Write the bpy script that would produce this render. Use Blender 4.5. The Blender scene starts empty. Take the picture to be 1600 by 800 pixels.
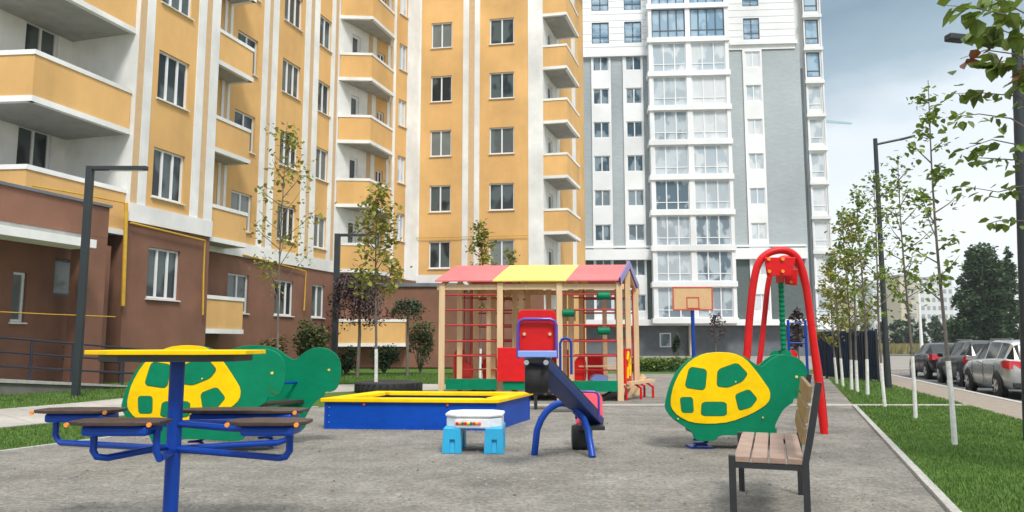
import bpy, bmesh, math, random
from mathutils import Vector, Matrix
random.seed(7)
C = bpy.context.scene.collection
SC = bpy.context.scene
R = math.radians
# ------------------------------------------------------------------ camera
H = 1.1; F = 1180.0; PITCH = math.atan(135/1180)
cam = bpy.data.cameras.new('camera'); co = bpy.data.objects.new('camera', cam); C.objects.link(co)
co.location = (0, 0, H); co.rotation_euler = (math.pi/2+PITCH, 0, 0)
cam.sensor_width = 36; cam.lens = 36*F/1600; cam.clip_end = 3000; cam.clip_start = .05
SC.camera = co
# ------------------------------------------------------------------ sky, sun, exposure
SUN_EL, SUN_AZ = R(52), R(162)          # azimuth measured clockwise from +Y
w = bpy.data.worlds.new('World'); SC.world = w; w.use_nodes = True
nt = w.node_tree; nt.nodes.clear()
def N(t, **k):
    n = nt.nodes.new(t)
    for a, b in k.items(): setattr(n, a, b)
    return n
out = N('ShaderNodeOutputWorld'); bg = N('ShaderNodeBackground'); bg.inputs[1].default_value = .1
sky = N('ShaderNodeTexSky'); sky.sky_type = 'NISHITA'; sky.sun_disc = False
sky.sun_elevation = SUN_EL; sky.sun_rotation = SUN_AZ
tc = N('ShaderNodeTexCoord'); mp = N('ShaderNodeMapping'); mp.inputs['Scale'].default_value = (1.3, 1.3, 3.2)
nz = N('ShaderNodeTexNoise'); nz.inputs['Scale'].default_value = 1.7; nz.inputs['Detail'].default_value = 7; nz.inputs['Roughness'].default_value = .52
sx = N('ShaderNodeSeparateXYZ')
nt.links.new(tc.outputs['Generated'], mp.inputs[0]); nt.links.new(mp.outputs[0], nz.inputs[0]); nt.links.new(tc.outputs['Generated'], sx.inputs[0])
ma = N('ShaderNodeMath', operation='MULTIPLY_ADD'); ma.inputs[1].default_value = .40; nt.links.new(nz.outputs[0], ma.inputs[0]); nt.links.new(sx.outputs[2], ma.inputs[2])
cr = N('ShaderNodeValToRGB'); e = cr.color_ramp
e.elements[0].position = .34; e.elements[0].color = (5.3, 5.5, 5.6, 1)
e.elements[1].position = 1.0; e.elements[1].color = (9.5, 9.8, 10.0, 1)
for ps_, cl_ in ((.42, (4.4, 4.8, 5.1)), (.50, (2.2, 2.85, 3.3)), (.60, (1.35, 1.95, 2.4)), (.70, (2.2, 2.9, 3.4)), (.80, (6.5, 7.0, 7.4))):
    x = e.elements.new(ps_); x.color = (*cl_, 1)
nt.links.new(ma.outputs[0], cr.inputs[0])
mx = N('ShaderNodeMix', data_type='RGBA'); mx.inputs[0].default_value = .93
nt.links.new(sky.outputs[0], mx.inputs[6]); nt.links.new(cr.outputs[0], mx.inputs[7]); nt.links.new(mx.outputs[2], bg.inputs[0])
nt.links.new(bg.outputs[0], out.inputs[0])
sl = bpy.data.lights.new('sun', 'SUN'); sl.energy = 1.5; sl.angle = R(14); sl.color = (1, .95, .88)
so = bpy.data.objects.new('sun', sl); C.objects.link(so); so.location = (0, 0, 30)
sd = Vector((math.sin(SUN_AZ)*math.cos(SUN_EL), math.cos(SUN_AZ)*math.cos(SUN_EL), math.sin(SUN_EL)))
so.rotation_euler = sd.to_track_quat('Z', 'Y').to_euler()
SC.view_settings.view_transform = 'Standard'; SC.view_settings.look = 'None'; SC.view_settings.gamma = 1
SC.view_settings.exposure = 1.02
# ------------------------------------------------------------------ pixel helpers (1600x800 photo pixels -> world)
cP, sP = math.cos(PITCH), math.sin(PITCH)
def ray(u, v):
    a = (u-800)/F; b = (400-v)/F
    return (a, cP-b*sP, sP+b*cP)
def G(u, v, z=0):
    d = ray(u, v); t = (z-H)/d[2]; return Vector((d[0]*t, d[1]*t, z))
def at(u, v, Y):
    d = ray(u, v); t = Y/d[1]; return Vector((d[0]*t, Y, H+d[2]*t))
# ------------------------------------------------------------------ materials
def mat(name, col, rough=.6, metal=0, var=.12, scale=6, bump=0, bscale=60, spec=.5, coat=0, stretch=None, island=0, col2=None, trans=0, big=0):
    m = bpy.data.materials.new(name); m.use_nodes = True; t = m.node_tree; b = t.nodes['Principled BSDF']
    b.inputs['Roughness'].default_value = rough; b.inputs['Metallic'].default_value = metal
    b.inputs['Specular IOR Level'].default_value = spec; b.inputs['Coat Weight'].default_value = coat
    g = t.nodes.new('ShaderNodeTexCoord'); mpn = t.nodes.new('ShaderNodeMapping'); t.links.new(g.outputs['Object'], mpn.inputs[0])
    if stretch: mpn.inputs['Scale'].default_value = stretch
    n = t.nodes.new('ShaderNodeTexNoise'); n.inputs['Scale'].default_value = scale; n.inputs['Detail'].default_value = 6; n.inputs['Roughness'].default_value = .6
    t.links.new(mpn.outputs[0], n.inputs[0])
    cr = t.nodes.new('ShaderNodeValToRGB'); e = cr.color_ramp
    c2 = col2 or tuple(min(1, c*(1+var)) for c in col)
    c1 = tuple(c*(1-var) for c in col) if not col2 else col
    e.elements[0].position = .3; e.elements[0].color = (*c1, 1); e.elements[1].position = .7; e.elements[1].color = (*c2, 1)
    t.links.new(n.outputs[0], cr.inputs[0]); src = cr.outputs[0]
    if island:
        gi = t.nodes.new('ShaderNodeNewGeometry'); hs = t.nodes.new('ShaderNodeHueSaturation')
        mr = t.nodes.new('ShaderNodeMapRange'); mr.inputs[3].default_value = 1-island; mr.inputs[4].default_value = 1+island
        t.links.new(gi.outputs['Random Per Island'], mr.inputs[0]); t.links.new(mr.outputs[0], hs.inputs['Value'])
        t.links.new(src, hs.inputs['Color']); src = hs.outputs[0]
    if big:
        n3 = t.nodes.new('ShaderNodeTexNoise'); n3.inputs['Scale'].default_value = big; n3.inputs['Detail'].default_value = 4
        t.links.new(g.outputs['Object'], n3.inputs[0])
        mr = t.nodes.new('ShaderNodeMapRange'); mr.inputs[1].default_value = .3; mr.inputs[2].default_value = .7; mr.inputs[3].default_value = .82; mr.inputs[4].default_value = 1.12
        hs = t.nodes.new('ShaderNodeHueSaturation'); t.links.new(n3.outputs[0], mr.inputs[0]); t.links.new(mr.outputs[0], hs.inputs['Value'])
        t.links.new(src, hs.inputs['Color']); src = hs.outputs[0]
    t.links.new(src, b.inputs['Base Color'])
    if bump:
        n2 = t.nodes.new('ShaderNodeTexNoise'); n2.inputs['Scale'].default_value = bscale; n2.inputs['Detail'].default_value = 5
        t.links.new(mpn.outputs[0], n2.inputs[0])
        bp = t.nodes.new('ShaderNodeBump'); bp.inputs['Strength'].default_value = bump; bp.inputs['Distance'].default_value = .02
        t.links.new(n2.outputs[0], bp.inputs['Height']); t.links.new(bp.outputs[0], b.inputs['Normal'])
    if trans:
        tr = t.nodes.new('ShaderNodeBsdfTranslucent'); ms = t.nodes.new('ShaderNodeMixShader'); ms.inputs[0].default_value = trans
        t.links.new(src, tr.inputs[0]); o = t.nodes['Material Output']
        t.links.new(b.outputs[0], ms.inputs[1]); t.links.new(tr.outputs[0], ms.inputs[2]); t.links.new(ms.outputs[0], o.inputs[0])
    return m
M = {}
M['orange'] = mat('orange_render', (.72, .435, .172), .85, var=.05, scale=.8, bump=.25, bscale=40, spec=.2, big=.35)
M['tan'] = mat('tan_render', (.62, .43, .25), .85, var=.06, spec=.2, bump=.2)
M['white'] = mat('white_render', (.82, .82, .80), .8, var=.05, scale=1.2, bump=.15, spec=.25, big=.3)
M['brown'] = mat('brown_render', (.235, .118, .080), .85, var=.09, scale=1.3, bump=.3, bscale=50, spec=.2, big=.5)
M['soffit'] = mat('concrete_soffit', (.38, .38, .36), .9, var=.15, scale=2.5, spec=.2)
M['frame'] = mat('window_frame_white', (.78, .79, .80), .35, var=.03)
M['dframe'] = mat('window_frame_dark', (.08, .10, .12), .4, var=.05)
M['sill'] = mat('sill_metal', (.72, .72, .70), .4, var=.06)
M['clad'] = mat('white_cladding', (.80, .81, .81), .6, var=.04, scale=1, spec=.3, big=.15)
M['groove'] = mat('cladding_joint', (.42, .45, .47), .8, var=.1)
M['greytile'] = mat('grey_brick_cladding', (.40, .445, .46), .8, var=.07, scale=3, stretch=(1, 1, 5), spec=.25, big=.12)
M['slate'] = mat('slate_cladding', (.115, .145, .145), .8, var=.14, scale=3, stretch=(1, 1, 5), spec=.3)
M['plinth'] = mat('grey_plinth', (.15, .165, .19), .8, var=.15, scale=2, bump=.2)
M['gravel'] = mat('gravel', (.175, .163, .142), .98, col2=(.35, .33, .295), scale=30, bump=1.0, bscale=70, spec=.08, big=.9)
def mottle(name, scale, lo, hi, st):
    m = M[name]; t = m.node_tree; b = t.nodes['Principled BSDF']; src = b.inputs['Base Color'].links[0].from_socket
    g = t.nodes.new('ShaderNodeTexCoord'); mpn = t.nodes.new('ShaderNodeMapping'); mpn.inputs['Scale'].default_value = st
    n = t.nodes.new('ShaderNodeTexNoise'); n.inputs['Scale'].default_value = scale; n.inputs['Detail'].default_value = 9; n.inputs['Roughness'].default_value = .72
    mr = t.nodes.new('ShaderNodeMapRange'); mr.inputs[1].default_value = .38; mr.inputs[2].default_value = .62; mr.inputs[3].default_value = lo; mr.inputs[4].default_value = hi
    hs = t.nodes.new('ShaderNodeHueSaturation'); t.links.new(g.outputs['Object'], mpn.inputs[0]); t.links.new(mpn.outputs[0], n.inputs[0]); t.links.new(n.outputs[0], mr.inputs[0])
    t.links.new(mr.outputs[0], hs.inputs['Value']); t.links.new(src, hs.inputs['Color']); t.links.new(hs.outputs[0], b.inputs['Base Color'])
mottle('gravel', 3.2, .82, 1.14, (1, 1, 1)); mottle('gravel', .7, .90, 1.08, (1, 1, 1))
mottle('gravel', 16, .84, 1.12, (1, 1, 1))
M['paving'] = mat('concrete_paving', (.42, .39, .35), .9, var=.15, scale=9, bump=.3, spec=.2, big=.6)
M['kerb'] = mat('concrete_kerb', (.40, .39, .36), .9, var=.18, scale=14, bump=.4, spec=.2)
M['tanpave'] = mat('tan_paving', (.45, .38, .31), .9, var=.14, scale=7, bump=.3, spec=.2)
M['asphalt'] = mat('asphalt', (.13, .13, .135), .9, var=.18, scale=12, bump=.3, spec=.3, big=.2)
M['lawn'] = mat('lawn_soil', (.05, .10, .022), .95, col2=(.11, .19, .04), scale=24, bump=.8, bscale=80, spec=.1, big=.7)
M['field'] = mat('dry_field', (.20, .17, .07), .95, col2=(.12, .14, .05), scale=.25, bump=.3, spec=.1, big=.05)
M['blade'] = mat('grass_blade', (.075, .155, .025), .6, col2=(.15, .25, .055), scale=1.5, island=.35, trans=.25, spec=.3)
M['pole'] = mat('lamp_post_paint', (.024, .031, .036), .5, var=.1, scale=3)
M['gas'] = mat('yellow_gas_pipe', (.60, .36, .03), .5, var=.12)
M['rail'] = mat('railing_paint', (.022, .024, .04), .5, var=.1)
M['navy'] = mat('navy_fence', (.018, .035, .075), .6, var=.3, scale=3, stretch=(3, 1, 1))
M['yellow'] = mat('yellow_plywood_paint', (.92, .58, .0), .42, var=.03, scale=5, spec=.15, bump=.04, bscale=25, big=.9)
M['green'] = mat('green_plywood_paint', (.001, .20, .095), .42, var=.05, scale=5, spec=.15, bump=.04, bscale=25, big=.9)
M['dgreen'] = mat('green_groove', (.02, .13, .03), .6)
M['blue'] = mat('blue_paint', (.002, .065, .42), .42, var=.08, scale=4, stretch=(1, 1, 6), spec=.2, bump=.08, bscale=20, big=.8)
M['bluem'] = mat('blue_metal_paint', (.002, .048, .33), .35, var=.05, coat=.1, spec=.3)
M['purple'] = mat('purple_metal_paint', (.09, .035, .30), .3, var=.05, coat=.3)
M['lblue'] = mat('light_blue_plastic', (.20, .33, .75), .35, var=.05)
M['cyan'] = mat('cyan_plastic', (.025, .36, .62), .4, var=.05, bump=.05, bscale=30)
M['wplastic'] = mat('white_plastic', (.75, .77, .78), .4, var=.06, scale=8)
M['red'] = mat('red_paint', (.66, .008, .010), .4, var=.06, spec=.3, big=.9)
M['darkred'] = mat('dark_red_rope', (.42, .02, .015), .6, var=.15, scale=20)
M['pinkred'] = mat('faded_red_plastic', (.80, .09, .13), .4, var=.08)
M['orangebolt'] = mat('orange_cap', (.85, .28, .03), .4)
M['pink'] = mat('faded_red_roof_board', (.64, .15, .15), .55, var=.08, scale=4, spec=.35, big=.8)
M['yroof'] = mat('faded_yellow_roof_board', (.80, .60, .14), .55, var=.06, scale=4, spec=.35, big=.8)
M['timber'] = mat('varnished_pine', (.60, .41, .23), .5, col2=(.72, .52, .31), scale=3, stretch=(9, 9, .7), bump=.15, bscale=12)
M['benchwood'] = mat('bench_wood_weathered', (.26, .165, .12), .55, col2=(.38, .27, .215), scale=4, stretch=(1, 1, 1), bump=.2, bscale=30)
M['benchedge'] = mat('bench_back_wood', (.17, .105, .045), .5, col2=(.26, .17, .075), scale=8)
M['black'] = mat('black_metal_paint', (.022, .024, .026), .4, var=.15, scale=8)
M['seatbrown'] = mat('brown_phenolic_board', (.040, .024, .021), .4, col2=(.062, .038, .033), scale=6, spec=.35)
M['rubber'] = mat('tyre_rubber', (.02, .02, .021), .75, var=.25, scale=12, bump=.3)
M['steel'] = mat('zinc_steel', (.55, .55, .56), .35, metal=.9, var=.1)
M['bark'] = mat('sapling_bark', (.10, .08, .07), .9, col2=(.19, .16, .14), scale=18, bump=.5, bscale=40, stretch=(1, 1, .3))
M['white_wash'] = mat('whitewash', (.60, .58, .54), .9, col2=(.82, .82, .80), scale=16, bump=.5)
M['leaf'] = mat('leaf_green', (.12, .20, .025), .55, col2=(.21, .27, .045), scale=2.5, island=.45, trans=.3, spec=.4)
M['leafy'] = mat('leaf_yellowing', (.33, .29, .055), .55, col2=(.19, .23, .04), scale=2.5, island=.45, trans=.3, spec=.4)
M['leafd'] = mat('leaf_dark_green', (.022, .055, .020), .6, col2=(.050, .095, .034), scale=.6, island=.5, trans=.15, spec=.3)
M['leaffar'] = mat('leaf_far_hazed', (.055, .105, .050), .7, col2=(.10, .155, .07), scale=.6, island=.35, trans=.2, spec=.2)  # dark leaf green made lighter, distance haze put into the colour
M['leafp'] = mat('leaf_purple', (.045, .022, .028), .6, col2=(.085, .045, .045), scale=2, island=.4, trans=.15)
M['leaff'] = mat('leaf_near_green', (.10, .17, .022), .5, col2=(.19, .24, .04), scale=9, island=.35, trans=.35, spec=.5)
M['leafr'] = mat('leaf_reddened', (.25, .07, .04), .5, col2=(.16, .07, .03), scale=9, island=.3, trans=.3)
M['leafb'] = mat('leaf_bush', (.05, .085, .02), .6, col2=(.12, .13, .04), scale=3, island=.45, trans=.2)
M['leafo'] = mat('leaf_orange_dry', (.22, .12, .035), .6, col2=(.12, .10, .04), scale=3, island=.4, trans=.2)
M['silver'] = mat('silver_car_paint', (.50, .51, .49), .25, metal=.55, var=.03, coat=.6)
M['carblack'] = mat('black_car_paint', (.008, .009, .011), .3, var=.05, coat=.2, spec=.3)
M['cargrey'] = mat('graphite_car_paint', (.014, .016, .019), .3, var=.05, coat=.25, spec=.3)
M['carblue'] = mat('blue_car_paint', (.03, .16, .30), .25, var=.05, coat=.6)
M['carglass'] = mat('car_glass', (.012, .016, .018), .05, var=.1, spec=.4)
M['lightred'] = mat('tail_light_red', (.55, .01, .015), .15, var=.1, coat=.8)
M['plasticblk'] = mat('black_plastic', (.02, .02, .02), .6)
M['sand'] = mat('sand', (.45, .38, .26), .95, var=.15, scale=20, bump=.5)
M['farbeige'] = mat('far_beige_panel', (.55, .48, .37), .9, var=.05)
M['farwhite'] = mat('far_white_panel', (.66, .68, .70), .9, var=.05)
M['farwin'] = mat('far_window_hazed', (.30, .33, .36), .3, var=.2)  # window tone paled, haze of the distance painted in
M['crane'] = mat('crane_paint', (.20, .42, .46), .6)
M['boardorange'] = mat('backboard_ply', (.62, .40, .20), .6, var=.08, scale=4)
M['redline'] = mat('red_line_paint', (.55, .09, .06), .5)
def brickify(name, sc, mortar, mcol=.7, bw=.25, rh=.07):
    """replace the noise colour of a wall material by courses of thin bricks with joints"""
    m = M[name]; t = m.node_tree; b = t.nodes['Principled BSDF']; src = b.inputs['Base Color'].links[0].from_socket
    g = t.nodes.new('ShaderNodeTexCoord'); sp = t.nodes.new('ShaderNodeSeparateXYZ'); cb = t.nodes.new('ShaderNodeCombineXYZ')
    t.links.new(g.outputs['Object'], sp.inputs[0])
    ad = t.nodes.new('ShaderNodeMath'); ad.operation = 'ADD'; t.links.new(sp.outputs[0], ad.inputs[0]); t.links.new(sp.outputs[1], ad.inputs[1])
    t.links.new(ad.outputs[0], cb.inputs[0]); t.links.new(sp.outputs[2], cb.inputs[1])
    br = t.nodes.new('ShaderNodeTexBrick'); br.inputs['Scale'].default_value = sc; br.inputs['Mortar Size'].default_value = mortar
    br.inputs['Brick Width'].default_value = bw; br.inputs['Row Height'].default_value = rh
    br.inputs['Color1'].default_value = (1, 1, 1, 1); br.inputs['Color2'].default_value = (.92, .92, .92, 1); br.inputs['Mortar'].default_value = (mcol, mcol, mcol, 1)
    t.links.new(cb.outputs[0], br.inputs[0])
    mu = t.nodes.new('ShaderNodeMix'); mu.data_type = 'RGBA'; mu.blend_type = 'MULTIPLY'; mu.inputs[0].default_value = 1
    t.links.new(src, mu.inputs[6]); t.links.new(br.outputs[0], mu.inputs[7]); t.links.new(mu.outputs[2], b.inputs['Base Color'])
for n_ in ('yellow', 'green', 'blue', 'red', 'bluem'): mottle(n_, 7, .90, 1.04, (1, 1, 1.6))
for n_ in ('orange', 'white', 'brown'): mottle(n_, 2.2, .965, 1.02, (1, 1, .10)); mottle(n_, .9, .97, 1.02, (1, 1, 1))
mottle('seatbrown', 9, .8, 1.3, (1, 1, 1)); mottle('wplastic', 6, .9, 1.02, (1, 1, 1))
brickify('greytile', 1, .010, .95, .5, .14); brickify('slate', 1, .012, .8, .5, .14)
brickify('tanpave', 1, .01, .6, .4, .4); brickify('paving', 1, .012, .65, .6, .6)
def pane_mat(name, dark, light, sheer, rough=.04, amount=.5):
    m = bpy.data.materials.new(name); m.use_nodes = True; t = m.node_tree; b = t.nodes['Principled BSDF']
    b.inputs['Roughness'].default_value = rough; b.inputs['Specular IOR Level'].default_value = .45
    oi = t.nodes.new('ShaderNodeObjectInfo'); g = t.nodes.new('ShaderNodeTexCoord')
    mpn = t.nodes.new('ShaderNodeMapping'); mpn.inputs['Scale'].default_value = (.9, 1, .6); t.links.new(g.outputs['Object'], mpn.inputs[0])
    ad = t.nodes.new('ShaderNodeVectorMath'); ad.operation = 'ADD'; t.links.new(mpn.outputs[0], ad.inputs[0])
    sc = t.nodes.new('ShaderNodeMath'); sc.operation = 'MULTIPLY'; sc.inputs[1].default_value = 37; t.links.new(oi.outputs['Random'], sc.inputs[0]); t.links.new(sc.outputs[0], ad.inputs[1])
    n = t.nodes.new('ShaderNodeTexNoise'); n.inputs['Scale'].default_value = 1.1; n.inputs['Detail'].default_value = 2; t.links.new(ad.outputs[0], n.inputs[0])
    cr = t.nodes.new('ShaderNodeValToRGB'); e = cr.color_ramp; e.elements[0].position = .47; e.elements[0].color = (*dark, 1); e.elements[1].position = .55; e.elements[1].color = (*light, 1)  # dark and light blotches painted into the base colour like reflections in glass
    t.links.new(n.outputs[0], cr.inputs[0])
    mx = t.nodes.new('ShaderNodeMix'); mx.data_type = 'RGBA'; mx.inputs[7].default_value = (*sheer, 1); t.links.new(cr.outputs[0], mx.inputs[6])
    gt = t.nodes.new('ShaderNodeMapRange'); gt.inputs[1].default_value = 1-amount; gt.inputs[2].default_value = 1; gt.inputs[4].default_value = .8; t.links.new(oi.outputs['Random'], gt.inputs[0])
    t.links.new(gt.outputs[0], mx.inputs[0]); t.links.new(mx.outputs[2], b.inputs['Base Color'])
    return m
M['pane'] = pane_mat('window_glass_dark', (.018, .026, .028), (.085, .11, .11), (.24, .27, .26))
M['paneblue'] = pane_mat('window_glass_blue', (.20, .33, .46), (.36, .50, .62), (.45, .55, .62), .05)
M['panemid'] = pane_mat('window_glass_curtain_reflect', (.10, .15, .19), (.40, .46, .50), (.62, .68, .72), .05, .75)  # curtain tone together with painted reflection blotches
M['panetower'] = pane_mat('window_glass_tower', (.05, .085, .11), (.22, .28, .32), (.38, .44, .47), .05, .4)
M['panesky'] = pane_mat('window_glass_sheer_reflect', (.42, .49, .54), (.62, .66, .68), (.7, .72, .73), .06)
# ------------------------------------------------------------------ mesh builder
class MB:
    def __init__(s): s.v = []; s.f = []
    def quad(s, *p):
        b = len(s.v); s.v += [tuple(q) for q in p]; s.f.append(tuple(range(b, b+len(p)))); return s
    def hexa(s, lo, hi):
        b = len(s.v); n = len(lo); s.v += [tuple(q) for q in lo]+[tuple(q) for q in hi]
        s.f.append(tuple(b+i for i in reversed(range(n)))); s.f.append(tuple(b+n+i for i in range(n)))
        for i in range(n): j = (i+1) % n; s.f.append((b+i, b+j, b+n+j, b+n+i))
        return s
    def box(s, x0, x1, y0, y1, z0, z1):
        return s.hexa([(x0, y0, z0), (x1, y0, z0), (x1, y1, z0), (x0, y1, z0)], [(x0, y0, z1), (x1, y0, z1), (x1, y1, z1), (x0, y1, z1)])
    def prism(s, poly, z0, z1):
        return s.hexa([(p[0], p[1], z0) for p in poly], [(p[0], p[1], z1) for p in poly])
    def prismy(s, poly, y0, y1, T=None):      # polygon in (x, z), extruded along y
        a = [(p[0], y1, p[1]) for p in poly]; b = [(p[0], y0, p[1]) for p in poly]
        if T: a = [T(q) for q in a]; b = [T(q) for q in b]
        return s.hexa(a, b)
    def bar(s, a, b, w, h=None, up=(0, 0, 1)):
        a, b = Vector(a), Vector(b); h = h or w; d = (b-a).normalized(); u = Vector(up)
        if abs(d.dot(u)) > .98: u = Vector((0, 1, 0))
        r = d.cross(u).normalized()*w/2; t = r.cross(d).normalized()*h/2
        return s.hexa([a-r-t, a+r-t, a+r+t, a-r+t], [b-r-t, b+r-t, b+r+t, b-r+t])
    def tube(s, path, r, n=10, cap=True):
        path = [Vector(p) for p in path]; k = len(path); rs = r if isinstance(r, (list, tuple)) else [r]*k
        b = len(s.v); ref = None
        for i, p in enumerate(path):
            d = (path[min(i+1, k-1)]-path[max(i-1, 0)]).normalized()
            if ref is None: ref = d.orthogonal().normalized()
            ref = (ref-d*ref.dot(d)); ref = ref.normalized() if ref.length > 1e-5 else d.orthogonal().normalized()
            q = d.cross(ref)
            for j in range(n):
                a = 2*math.pi*j/n; s.v.append(tuple(p+(ref*math.cos(a)+q*math.sin(a))*rs[i]))
        for i in range(k-1):
            for j in range(n):
                j2 = (j+1) % n; s.f.append((b+i*n+j, b+i*n+j2, b+(i+1)*n+j2, b+(i+1)*n+j))
        if cap: s.f.append(tuple(b+j for j in reversed(range(n)))); s.f.append(tuple(b+(k-1)*n+j for j in range(n)))
        return s
    def lathe(s, prof, c=(0, 0, 0), n=24, axis='z'):
        b = len(s.v); c = Vector(c)
        for r, h in prof:
            for j in range(n):
                a = 2*math.pi*j/n; x, y = r*math.cos(a), r*math.sin(a)
                p = {'z': (x, y, h), 'x': (h, x, y), 'y': (x, h, y)}[axis]; s.v.append(tuple(c+Vector(p)))
        for i in range(len(prof)-1):
            for j in range(n):
                j2 = (j+1) % n; s.f.append((b+i*n+j, b+i*n+j2, b+(i+1)*n+j2, b+(i+1)*n+j))
        s.f.append(tuple(b+j for j in reversed(range(n)))); s.f.append(tuple(b+(len(prof)-1)*n+j for j in range(n)))
        return s
    def mesh(s, name, m, org=(0, 0, 0), smooth=False):
        me = bpy.data.meshes.new(name); o = Vector(org)
        me.from_pydata([tuple(Vector(p)-o) for p in s.v], [], s.f); me.update()
        bm = bmesh.new(); bm.from_mesh(me); bmesh.ops.recalc_face_normals(bm, faces=bm.faces)
        if smooth:
            for f in bm.faces: f.smooth = True
            for ed in bm.edges:
                if len(ed.link_faces) == 2 and ed.calc_face_angle(0) > R(38): ed.smooth = False
        bm.to_mesh(me); bm.free()
        me.materials.append(m if not isinstance(m, str) else M[m]); return me
    def build(s, name, m, parent=None, org=(0, 0, 0), smooth=False, bevel=0, loc=None, rot=None):
        if parent is not None and org == (0, 0, 0) and 'worldbuilt' not in s.__dict__: pass
        o = bpy.data.objects.new(name, s.mesh(name, m, org, smooth)); C.objects.link(o)
        if parent is not None: o.parent = parent
        if bevel:
            bv = o.modifiers.new('bevel', 'BEVEL'); bv.width = bevel; bv.segments = 2; bv.limit_method = 'ANGLE'; bv.angle_limit = R(40)
        if loc is not None: o.location = loc
        if rot is not None: o.rotation_euler = rot
        return o
def tag(o, label=None, cat=None, group=None, kind=None):
    if label: o['label'] = label
    if cat: o['category'] = cat
    if group: o['group'] = group
    if kind: o['kind'] = kind
    return o
def thing(name, label, cat, loc=(0, 0, 0), rz=0, group=None):
    o = bpy.data.objects.new(name, None); C.objects.link(o); o.location = loc; o.rotation_euler = (0, 0, rz)
    o.empty_display_size = .2
    return tag(o, label, cat, group)
def copy_tree(o, parent=None):
    c = o.copy(); C.objects.link(c)
    if parent is not None: c.parent = parent
    for ch in list(KIDS.get(o.name, [])) or [k for k in bpy.data.objects if k.parent == o]: copy_tree(ch, c)
    return c
KIDS = {}
def nrm(a, b): l = math.hypot(a, b); return (a/l, b/l)
class Fac:
    def __init__(s, O, T): s.O = Vector((O[0], O[1])); s.T = Vector(nrm(*T)); s.n = Vector((s.T.y, -s.T.x)); s.ang = math.atan2(s.T.y, s.T.x)
    def off(s, d): return Fac(s.O+s.n*d, s.T)
    def pt(s, q, z, o=0): p = s.O+s.T*q+s.n*o; return Vector((p.x, p.y, z))
    def hit(s, u, v):
        d = ray(u, v); det = -d[0]*s.T.y+s.T.x*d[1]; k = (-s.O.x*s.T.y+s.T.x*s.O.y)/det
        p = Vector((k*d[0], k*d[1]))-s.O; return p.dot(s.T), H+k*d[2]
    def s_(s, u, v): return s.hit(u, v)[0]
    def z_(s, u, v): return s.hit(u, v)[1]
    def slab(s, mb, s0, s1, z0, z1, o0, o1):
        return mb.hexa([s.pt(s0, z0, o0), s.pt(s1, z0, o0), s.pt(s1, z0, o1), s.pt(s0, z0, o1)], [s.pt(s0, z1, o0), s.pt(s1, z1, o0), s.pt(s1, z1, o1), s.pt(s0, z1, o1)])
    def wall(s, mb, s0, s1, z0, z1, holes=(), depth=.14, o=0):
        S = sorted({s0, s1, *[min(max(h[0], s0), s1) for h in holes], *[min(max(h[1], s0), s1) for h in holes]})
        Z = sorted({z0, z1, *[min(max(h[2], z0), z1) for h in holes], *[min(max(h[3], z0), z1) for h in holes]})
        for i in range(len(S)-1):
            for j in range(len(Z)-1):
                a, b = (S[i]+S[i+1])/2, (Z[j]+Z[j+1])/2
                if any(h[0] < a < h[1] and h[2] < b < h[3] for h in holes): continue
                mb.quad(s.pt(S[i], Z[j], o), s.pt(S[i+1], Z[j], o), s.pt(S[i+1], Z[j+1], o), s.pt(S[i], Z[j+1], o))
        for h in holes:
            a, b, c, d = h
            for p, q in (((a, c), (b, c)), ((b, c), (b, d)), ((b, d), (a, d)), ((a, d), (a, c))):
                mb.quad(s.pt(p[0], p[1], o), s.pt(q[0], q[1], o), s.pt(q[0], q[1], o-depth), s.pt(p[0], p[1], o-depth))
        return mb
_wc = {}
def window(parent, fac, s0, s1, z0, z1, sashes=2, fr='frame', pane='pane', sill=True, o=0, base=Vector((0, 0, 0)), transom=None, fw=.06, name='window'):
    w_, h_ = round(s1-s0, 2), round(z1-z0, 2); key = (w_, h_, sashes, fr, sill, transom, fw)
    if key not in _wc:
        m = MB(); x0, x1 = 0, s1-s0; t = fw
        m.box(x0, x1, .08, .14, 0, t).box(x0, x1, .08, .14, z1-z0-t, z1-z0).box(x0, x0+t, .08, .14, t, z1-z0-t).box(x1-t, x1, .08, .14, t, z1-z0-t)
        for k in range(1, sashes):
            c = x1*k/sashes; m.box(c-t*.6, c+t*.6, .075, .14, t, z1-z0-t)
        if transom:
            for q in transom: m.box(t, x1-t, .078, .138, (z1-z0)*q-t*.4, (z1-z0)*q+t*.4)
        g = MB().quad((t, .12, t), (x1-t, .12, t), (x1-t, .12, z1-z0-t), (t, .12, z1-z0-t))
        sl_ = MB().hexa([(-.04, -.07, -.05), (x1+.04, -.07, -.05), (x1+.04, .08, -.05), (-.04, .08, -.05)], [(-.04, -.07, -.02), (x1+.04, -.07, -.02), (x1+.04, .08, .004), (-.04, .08, .004)])
        _wc[key] = (m.mesh('window', fr), g.mesh('pane', 'pane'), sl_.mesh('sill', 'sill') if sill else None)
    a, b, c = _wc[key]
    wo = bpy.data.objects.new(name, a); C.objects.link(wo); wo.parent = parent
    wo.location = fac.pt(s0, z0, o)-base; wo.rotation_euler = (0, 0, fac.ang)
    if (key, pane) not in _wc:
        pm = b.copy(); pm.materials[0] = M[pane]; _wc[(key, pane)] = pm
    go = bpy.data.objects.new('pane', _wc[(key, pane)]); C.objects.link(go); go.parent = wo
    if c: ss = bpy.data.objects.new('sill', c); C.objects.link(ss); ss.parent = wo
    return wo
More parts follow.
